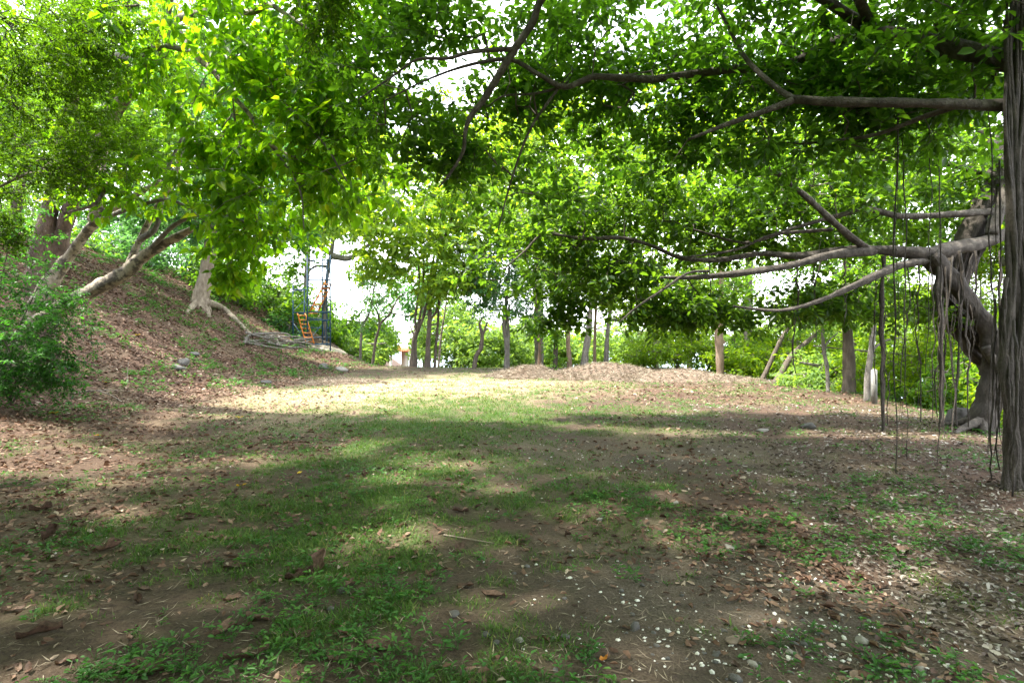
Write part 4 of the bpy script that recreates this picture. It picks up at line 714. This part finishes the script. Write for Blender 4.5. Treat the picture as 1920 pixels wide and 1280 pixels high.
# ------------------------------------------------------------------ concrete post, stones, slabs
pc = gnd(1639, 14.6); mcon = plain('concrete', (.17, .168, .155), .85, .2, 12, bump=.3)
po = empty('concrete_post', pc, 'short pale concrete boundary post at the edge of the slope', 'post')
bq = MB().box((0, 0, .42), (.105, .105, .9)); link('shaft', bq.mesh('shaft', mcon), po)
cp = MB(); cp.add([(-.0525, -.0525, .872), (.0525, -.0525, .872), (.0525, .0525, .872), (-.0525, .0525, .872), (0, 0, .915)], [], [[0, 1, 4], [1, 2, 4], [2, 3, 4], [3, 0, 4]]); link('cap', cp.mesh('cap', mcon), po)
ms1 = plain('stone_grey', (.09, .086, .08), .85, .35, 10, bump=.6); ms2 = plain('stone_pale', (.22, .205, .18), .85, .25, 9, bump=.5); ms3 = plain('stone_dark', (.07, .065, .06), .8, .4, 12, bump=.6)
def stone(label, px, py, sx, sy, sz, mat, flat=False, group=None, sink=.3, name='stone', n=9):
    p = gpix(px, py); m = 12; V = []
    g = np.random.default_rng(int(px * 7 + py))
    dd = g.normal(size=(7, 3)); dd = norm(dd); off = g.uniform(.42, .8, 7)
    for i in range(n):
        th = math.pi * i / (n - 1)
        for j in range(m):
            a = 2 * math.pi * j / m; v = np.array([math.sin(th) * math.cos(a), math.sin(th) * math.sin(a), math.cos(th)])
            for d_, q in zip(dd, off):
                t = v @ d_
                if t > q: v = v * (q / t)
            v = v * (1 + g.normal(0, .035)); V.append(v * [sx, sy, sz])
    i, j = np.meshgrid(np.arange(n - 1), np.arange(m), indexing='ij'); Q = np.stack([i * m + j, i * m + (j + 1) % m, (i + 1) * m + (j + 1) % m, (i + 1) * m + j], -1).reshape(-1, 4)[:, ::-1]
    o = link(name, mesh(name, V, Q, mat, smoothf=False)); o.location = (p[0], p[1], p[2] + sz * (1 - 2 * sink)); o.rotation_euler = (0, 0, g.uniform(0, 6)); o['label'] = label; o['category'] = 'stone'
    if group: o['group'] = group
    return o
stone('pale flat broken slab lying on the dirt, left of the dark block', 1427, 808, .20, .13, .035, ms2, name='stone_slab'); stone('dark angular stone block in the dappled light at right', 1517, 803, .17, .13, .09, ms1)
stone('large dark boulder half hidden behind the arching fig root', 1806, 796, .34, .3, .24, ms3, name='boulder')
stone('grey rounded stone on the red leaf litter at the foot of the hill', 345, 683, .32, .25, .17, ms1); stone('low grey stone in front of the rounded stone in the leaf litter', 335, 694, .28, .2, .12, ms1); stone('small grey stone behind the rounded stone in the leaf litter', 366, 668, .2, .2, .14, ms1)
stone('smooth pale boulder at the edge of the sunny clearing', 640, 697, .38, .3, .22, ms2, name='boulder'); stone('grey boulder left of the smooth pale one', 607, 691, .3, .25, .2, ms1, name='boulder'); stone('small grey stone on the sunlit red leaves', 497, 719, .22, .18, .11, ms1)
stone('dark grey stone in the turf, lower left of centre', 640, 1112, .04, .035, .024, ms3); stone('flat dark stone in the grass, lower centre', 850, 1155, .05, .04, .02, ms3); stone('round dark grey stone on the gravel, lower middle', 1188, 1182, .045, .04, .028, ms3)
stone('pale mossy flat stone on the bare dirt right of centre', 1367, 1028, .075, .05, .022, ms2); stone('buff flat stone near the bottom right gravel', 1616, 1203, .05, .04, .02, ms2); stone('brown flat stone half buried in the gravel', 1380, 1202, .085, .05, .015, plain('stone_brown', (.16, .12, .09), .9, .3, 14, bump=.5))
GSt = [(1247, 1000, .03, ms2), (1125, 978, .04, ms2), (1265, 945, .045, ms2), (912, 1196, .03, ms3), (930, 1210, .025, ms3), (1490, 1217, .035, ms3), (1508, 1212, .03, ms3), (1690, 1255, .035, ms3), (1380, 1275, .04, ms1), (1205, 1100, .02, ms3), (975, 1205, .03, ms2), (1410, 1250, .03, ms2), (1665, 1245, .03, ms2), (1725, 1262, .03, ms2), (1480, 1228, .025, ms2), (1560, 1215, .02, ms3), (620, 1145, .03, ms1), (1060, 1200, .03, ms1), (1540, 1045, .03, ms1), (700, 1240, .03, ms1), (1130, 970, .03, ms1)]
for px, py, s_, m_ in GSt: stone('small stone lying loose on the foreground dirt', px, py, s_, s_ * .8, s_ * .6, m_, group='small loose stones in the foreground', n=6)

# ------------------------------------------------------------------ ground cover: pebbles, litter, grass, weeds
def scatter(n, Dmin, Dmax, xlim=None, p=1.0):
    """points over the clearing, thinner with distance; x spread follows a 100 degree fan from the path's near end"""
    u = rng.random(n); D = Dmin * (Dmax / Dmin) ** (u ** p); x = rng.uniform(-1.02, 1.02, n) * (D + .4)
    return x, D
x, y = scatter(60000, 1.9, 9); t, l_, gv, d_ = fields(x, y); k = rng.random(len(x)) < gv ** 1.5 * .24 * np.clip(fbm(x * 1.7, y * 1.7, 77) * 2 - .3, 0, 2); x, y = x[k], y[k]
def pebbles(name, label, x, y, s, mat):
    n = len(x); O = np.array([(1, 0, 0), (0, 1, 0), (-1, 0, 0), (0, -1, 0), (0, 0, .7), (.6, .6, .45), (-.6, .55, .45), (-.55, -.6, .45), (.6, -.55, .45)], float)
    T = np.array([[0, 5, 8], [1, 6, 5], [2, 7, 6], [3, 8, 7], [0, 1, 5], [1, 2, 6], [2, 3, 7], [3, 0, 8], [4, 5, 6], [4, 6, 7], [4, 7, 8], [4, 8, 5]])
    a = rng.uniform(0, 6.28, n); sc_ = s[:, None] * rng.uniform(.6, 1.2, (n, 3)); J = O[None] * (1 + rng.normal(0, .15, (n, 9, 1))) * sc_[:, None]
    V = np.stack([J[..., 0] * np.cos(a)[:, None] - J[..., 1] * np.sin(a)[:, None] + x[:, None], J[..., 0] * np.sin(a)[:, None] + J[..., 1] * np.cos(a)[:, None] + y[:, None], J[..., 2] + hz(x, y)[:, None] + .001], -1)
    F_ = (T[None] + (np.arange(n) * 9)[:, None, None]).reshape(-1, 3)
    link(name, mesh(name, V.reshape(-1, 3), F_, mat), kind='stuff', label=label, category='gravel')
h_ = len(x) * 62 // 100; sz = rng.lognormal(math.log(.0075), .42, len(x))
pebbles('white_gravel', 'small white pebbles scattered over the bare dirt at lower right', x[:h_], y[:h_], np.minimum(sz[:h_], .016), plain('pebble_white', (.6, .58, .53), .8, .15, 30))
pebbles('grey_gravel', 'small grey pebbles scattered over the bare dirt at lower right', x[h_:], y[h_:], np.minimum(sz[h_:], .02) * 1.2, ms1)

def lay(name, label, cat, x, y, L, asp, mat, kind='ov', tilt=.35, rise=.01, fold=(-.2, .35), rnd=None, z=None):
    n = len(x); a = rng.uniform(0, 6.28, n); ax = np.stack([np.cos(a), np.sin(a), rng.normal(0, tilt * .5, n)], 1); nr = np.stack([rng.normal(0, tilt, n), rng.normal(0, tilt, n), np.ones(n)], 1)
    B = np.stack([x, y, hz(x, y) + rng.uniform(.002, rise, n)], 1) - ax * (L / 2)[:, None] * [1, 1, 0]
    f = rng.uniform(*fold, n)[:, None]; tp = rng.uniform(-.3, .2, n)[:, None]
    rn = rng.random(n) if rnd is None else rnd; fa = (y > 11) if kind == 'ov' else np.zeros(n, bool); ne = ~fa
    V, Qd, kk = leaves(B[ne], ax[ne], nr[ne], L[ne], L[ne] * asp, kind, f[ne], tp[ne]); rr_ = np.repeat(rn[ne], kk)
    if fa.any():
        V3, Q3, k3 = leaves(B[fa], ax[fa], nr[fa], L[fa], L[fa] * asp * 1.2, 'di', f[fa], tp[fa]); Qd = np.concatenate([Qd, Q3 + len(V)]); V = np.concatenate([V, V3]); rr_ = np.concatenate([rr_, np.repeat(rn[fa], k3)])
    gz = hz(V[:, 0], V[:, 1]) + .003; V[:, 2] = np.maximum(V[:, 2], gz)
    link(name, mesh(name, V, Qd, mat, dict(rnd=rr_)), kind='stuff', label=label, category=cat)
x, y = scatter(110000, 1.9, 40, p=.9); hx = rng.uniform(-24, -8, 60000); hy = rng.uniform(9, 36, 60000); x = np.concatenate([x, hx]); y = np.concatenate([y, hy]); t, l_, gv, d_ = fields(x, y); left = x < 2.0 + .1 * y
k = rng.random(len(x)) < np.clip(l_ * .95 + .03, 0, 1) * (1 - .8 * t); x, y, l_, left = x[k], y[k], l_[k], left[k]
dk = (y > 13) | (rng.random(len(x)) < np.clip(fbm(x * 1.6, y * 1.6, 55) * 4 - 1.0 + .9 * ((x > 2.2) & (x > .55 * y)), .22, 1)); x, y, l_, left = x[dk], y[dk], l_[dk], left[dk]
kg = (~left) & (y < 14); L = rng.uniform(.025, .105, len(x)) * np.clip(.55 + y * .05, .6, 1.5)
lay('leaf_litter', 'red brown dry leaf litter covering the left slope and the back of the clearing', 'leaf litter', x[~kg], y[~kg], L[~kg], .5, M['litter'], rise=.03)
lay('leaf_litter', 'greyish dry leaf litter under the fig trees at right', 'leaf litter', x[kg], y[kg], L[kg] * .8, .45, M['litter_grey'], rise=.03)
# straw bits and twigs on the soil
x, y = scatter(16000, 1.9, 16); lay('straw_bits', 'fine straw and twig bits strewn over the soil', 'straw', x, y, rng.uniform(.03, .14, len(x)) * rng.uniform(.5, 1, len(x)), .07, M['straw'], 'di', .15, .012, (-.1, .1), rng.random(len(x)) * .8)
# turf
x, y = scatter(760000, 1.9, 38, p=.85); t, l_, gv, d_ = fields(x, y); k = rng.random(len(x)) < np.clip(t * 1.3 + .3 * d_ - .06, 0, 1); x, y, t, d_ = x[k], y[k], t[k], d_[k]
tq = np.arange(len(x)) // 7 * 7; nearm = y < 9; dx = np.where(nearm, rng.normal(0, .018, len(x)), 0); x0, y0 = x[tq], y[tq]; same = nearm & (y0 < 9); x = np.where(same, x0 + rng.normal(0, .02, len(x)), x); y = np.where(same, y0 + rng.normal(0, .02, len(y)), y)
n = len(x); a = rng.uniform(0, 6.28, n); H = rng.uniform(.02, .075, n) * rng.uniform(.6, 1.3, (n + 6) // 7).repeat(7)[:n] * (.6 + .6 * t) * np.clip(.8 + y * .035, .8, 1.9); lean = rng.uniform(.2, 1.1, n)
ax = np.stack([np.cos(a) * lean, np.sin(a) * lean, np.ones(n)], 1); B = np.stack([x, y, hz(x, y) - .003], 1); nr = np.stack([-np.cos(a), -np.sin(a), lean], 1)
V, Qd, kk = leaves(B, ax, nr, H, np.clip(.0045 + .0006 * y, .005, .02) * rng.uniform(.6, 1.3, n), 'di', 0, .25)
link('grass', mesh('grass', V, Qd, M['grass'], dict(rnd=np.repeat(np.clip(rng.beta(1.5, 2.4, n) * 1.1 + d_ * .6 * rng.random(n), 0, 1), kk))), kind='stuff', label='short green turf growing in patches over the clearing', category='grass'); print('blades', n)
# small broad leaved weeds: rosettes of leaflets
x, y = scatter(15000, 1.9, 30, p=.8); hx = rng.uniform(-22, -8, 9000); hy = rng.uniform(9, 36, 9000); x = np.concatenate([x, hx]); y = np.concatenate([y, hy]); t, l_, gv, d_ = fields(x, y); wm = fbm(x * 1.1, y * 1.1, 91); k = rng.random(len(x)) < np.clip((wm - .42) * 4, 0, 1) * (1 - .6 * gv) * (.35 + .65 * (1 - t)); x, y = x[k], y[k]
n = len(x); per = 9; s_ = rng.uniform(.5, 1.3, n) * np.clip(.85 + .03 * y, .8, 1.7) * np.where(x < -9, 1.7, 1); a = rng.uniform(0, 6.28, (n, per)); el = rng.uniform(.1, .9, (n, per))
rr = rng.uniform(.005, .05, (n, per)) * s_[:, None]; hh = rng.uniform(.008, .055, (n, per)) * s_[:, None]
B = np.stack([x[:, None] + np.cos(a) * rr, y[:, None] + np.sin(a) * rr, hz(x, y)[:, None] + hh], -1).reshape(-1, 3); ax = np.stack([np.cos(a), np.sin(a), el * .6], -1).reshape(-1, 3)
Lw = (rng.uniform(.022, .045, (n, per)) * s_[:, None]).ravel(); Ww = (rng.uniform(.01, .018, (n, per)) * s_[:, None]).ravel(); Nw = np.array([0, 0, 1.]) + rng.normal(0, .3, (n * per, 3))
rw = np.repeat(rng.random(n), per) * .7 + rng.random(n * per) * .3; nearw = np.repeat(y < 6.5, per); farw = ~nearw & (np.arange(n * per) % per < 6)
Sb = np.stack([np.repeat(x, per), np.repeat(y, per), np.repeat(hz(x, y), per)], -1)
V1, Q1, k1 = leaves(B[nearw], ax[nearw], Nw[nearw], Lw[nearw], Ww[nearw], 'ov', .1, .1); V2, Q2 = segs(Sb[nearw], B[nearw], .0012, .0008, 3)
V3, Q3, k3 = leaves(B[farw], ax[farw], Nw[farw], Lw[farw] * 1.2, Ww[farw] * 1.5, 'di', .1, .1)
link('weeds', mesh('weeds', np.concatenate([V1, V2, V3]), np.concatenate([Q1, Q2 + len(V1), Q3 + len(V1) + len(V2)]), M['weed'], dict(rnd=np.concatenate([np.repeat(rw[nearw], k1), np.full(len(V2), .3), np.repeat(rw[farw], k3)]))), kind='stuff', label='low broad leaved weeds sprouting across the dirt and litter', category='weeds'); print('weeds', n)

# ------------------------------------------------------------------ fallen leaves and sticks that can be picked out one by one
def dry_shape(seed, mat, curl=.6, rnd=.5, slim=.5):
    g = np.random.default_rng(seed); nu, nv = 9, 5; V = []
    c1, c2, tw_ = g.uniform(-.5, 1) * curl, g.uniform(.3, 1.3) * curl, g.uniform(-.6, .6) * curl
    for i in range(nu):
        u = i / (nu - 1); wv = slim * math.sin(math.pi * min(u * .96 + .03, 1)) ** .75 * (1 + g.normal(0, .07))
        for j in range(nv):
            v = (j / (nv - 1) - .5); y_ = v * wv; z_ = c2 * (abs(v) * 2) ** 1.6 * .28 * (1 + .4 * math.sin(u * 9 + seed)) + c1 * (u - .5) ** 2 * .9 + tw_ * v * (u - .5) + g.normal(0, .014) + .035 * math.sin(u * 13 + seed + v * 7) * curl
            V.append((u - .5, y_, z_))
    V = np.array(V); V[:, 2] -= V[:, 2].min()
    i, j = np.meshgrid(np.arange(nu - 1), np.arange(nv - 1), indexing='ij'); Q = np.stack([i * nv + j, i * nv + j + 1, (i + 1) * nv + j + 1, (i + 1) * nv + j], -1).reshape(-1, 4)
    st = segs(np.array([[-.68, 0, .05 + V[0, 2]]]), np.array([[-.49, 0, V[2, 2]]]), .008, .012, 4)
    return mesh('fallen_leaf', np.concatenate([V, st[0]]), np.concatenate([Q, st[1] + len(V)]), mat, dict(rnd=np.full(len(V) + 8, rnd)), True)
DRY = [dry_shape(i, M['dry_leaf'], .3 + .13 * (i % 4), (i % 7) / 7, .42 + .06 * (i % 3)) for i in range(14)]; YEL = [dry_shape(50 + i, M['yellow_leaf'], .4, i / 4, .5) for i in range(4)]
def fallen(label, px, py, L, me, yaw=None, tilt=0, group=None, lift=.0):
    p = gpix(px, py); o = link('fallen_leaf', me); o.location = (p[0], p[1], p[2] + .004 + lift); o.scale = (L, L, L); o.rotation_euler = (rng.normal(0, .12), tilt + rng.normal(0, .1), rng.uniform(0, 6.28) if yaw is None else yaw)
    o['label'] = label; o['category'] = 'leaf'
    if group: o['group'] = group
fallen('large curled brown leaf standing upright in the grass', 606, 1070, .17, dry_shape(90, M['dry_leaf'], 1.2, .6, .6), 1.2, -1.0, lift=.06)
fallen('long dark brown leaf curled on the soil at the lower left edge', 75, 1195, .2, dry_shape(91, M['dry_leaf'], .5, .1, .34), .5); fallen('broad brown leaf lying flat, lower left of the standing leaf', 385, 1052, .17, dry_shape(92, M['dry_leaf'], .3, .4, .6), .6)
fallen('long narrow brown leaf at the bottom edge of the turf', 462, 1235, .21, dry_shape(93, M['dry_leaf'], .5, .3, .3), .4); fallen('pinkish brown leaf on the turf right of the long narrow leaf', 547, 1188, .11, DRY[4], .7)
fallen('broad wrinkled leaf lying flat at the bottom left', 268, 1262, .2, dry_shape(94, M['dry_leaf'], .3, .3, .6), .1); fallen('dark curled leaf left of the broad leaf in the left foreground', 95, 1012, .16, dry_shape(95, M['dry_leaf'], 1.0, .0, .5), 1.5, -.4, lift=.03)
fallen('brown folded leaf with a pale edge in the left foreground', 200, 1032, .2, dry_shape(96, M['dry_leaf'], .8, .5, .4), .5); fallen('rust coloured leaf lying alone on the dirt at right', 1427, 988, .11, dry_shape(97, M['dry_leaf'], .4, .95, .6), .3); fallen('flat brown leaf at the edge of the turf, lower centre', 925, 1120, .16, dry_shape(98, M['dry_leaf'], .3, .5, .45), 2.8)
fallen('small rust leaf on the dirt, right of the lower turf', 1003, 1052, .07, dry_shape(99, M['dry_leaf'], .5, .9, .6), 2.6); fallen('dark brown curled leaf on the grass near the centre', 1030, 940, .12, DRY[0], 2.8); fallen('green fallen leaf on the gravel at the bottom', 1398, 1233, .08, dry_shape(88, M['weed'], .3, .3, .5), .1)
fallen('tiny orange curled leaf on the dirt near the bottom edge', 1133, 1243, .05, dry_shape(87, M['yellow_leaf'], .8, 1., .6), .5)
for lab, px, py, L in (('yellow leaf on the turf left of the centre', 452, 912, .1), ('yellow leaf beside a sunlit spot on the turf', 562, 888, .09), ('yellow leaf standing in the grass before the sunlit litter', 449, 783, .16), ('large yellow leaf on the litter near the left edge', 100, 776, .2), ('small yellow leaf on the litter left of centre', 183, 817, .1), ('orange leaf on the red litter under the hillside', 197, 718, .15), ('yellow leaf high on the hillside litter', 257, 629, .2), ('yellow leaf on the slope below the leaning trunk', 213, 510, .2)):
    fallen(lab, px, py, L, YEL[int(px) % 4])
pts = [(300, 970), (245, 972), (345, 975), (500, 950), (645, 937), (700, 985), (800, 955), (760, 990), (620, 890), (560, 1080), (435, 1065), (430, 1130), (395, 1010), (545, 1085), (160, 1080), (40, 1050), (140, 900), (200, 905), (420, 1185), (330, 1030), (250, 1130), (480, 1160), (590, 1010), (690, 895), (735, 880), (860, 960), (870, 1030), (1195, 900), (1080, 935), (1600, 960), (1560, 905), (1780, 960), (1700, 880), (1390, 880), (1460, 870), (1640, 870), (620, 860), (540, 830), (480, 820), (350, 860), (280, 880), (80, 960), (60, 880), (30, 930), (710, 1210), (880, 1100), (1570, 1165), (1690, 1040), (1650, 1100), (1500, 1080)]
for px, py in pts: fallen('brown dry leaf lying on the ground of the clearing', px + rng.normal(0, 5), py + rng.normal(0, 4), rng.uniform(.09, .17), DRY[rng.integers(0, 14)], group='brown dry leaves lying about the clearing')
for k in range(80):
    px = rng.uniform(20, 1900); py = rng.uniform(760, 1260)
    if px > 1000 and rng.random() < .6: px = rng.uniform(20, 800)
    fallen('brown dry leaf lying on the ground of the clearing', px, py, rng.uniform(.05, .11), DRY[rng.integers(0, 14)], group='brown dry leaves lying about the clearing')
def stick(label, pts, r, mat='twig', group=None):
    P = []
    for px, py, dz in pts: p = gpix(px, py); p[2] += dz + r; P.append(p)
    b_ = P[0]; V, Qt, Tt = tube(P, np.linspace(r, r * .5, len(P)), 6, rough=.15, step=.05)
    o = link('stick', mesh('stick', V - b_, [Qt, np.array(Tt)], M[mat], smoothf=True)); o.location = b_; o['label'] = label; o['category'] = 'stick'
    if group: o['group'] = group
stick('long pale bare stick lying on the red leaf litter at left', [(135, 742, .02), (175, 739, .06), (205, 746, .04), (232, 758, .01)], .02, 'bark_pale'); stick('thin grey stick behind the long pale stick in the litter', [(150, 742, .03), (200, 740, .08), (243, 737, .02)], .012)
stick('thin straight stick on the gravel at lower right', [(1335, 1078, .0), (1370, 1088, .004), (1402, 1100, .0)], .006, 'bark_pale'); stick('curved brown twig on the dirt, right of centre', [(1425, 1048, .0), (1448, 1056, .012), (1470, 1064, .0)], .006); stick('short dark stick on the gravel near the bottom right', [(1555, 1209, 0), (1580, 1210, .003), (1598, 1212, 0)], .008, 'twig_dark')
stick('pale straw stalk lying across the turf in the centre', [(832, 1006, .005), (880, 1014, .01), (940, 1024, .003)], .006, 'bark_pale'); stick('thin dark twig curving on the turf in the left foreground', [(352, 1060, .0), (358, 1080, .015), (370, 1092, .0)], .004); stick('upright dead stalk standing in the litter at left', [(238, 722, 0), (239, 720, .3), (241, 718, .55)], .012)
stick('grey twig crossing the litter near the right edge', [(1640, 955, .01), (1740, 975, .03), (1880, 1000, .01)], .006, 'bark_grey'); stick('thin brown stick at the base of the leaf litter pile, lower right', [(1490, 1240, 0), (1520, 1225, .006), (1545, 1232, 0)], .007)
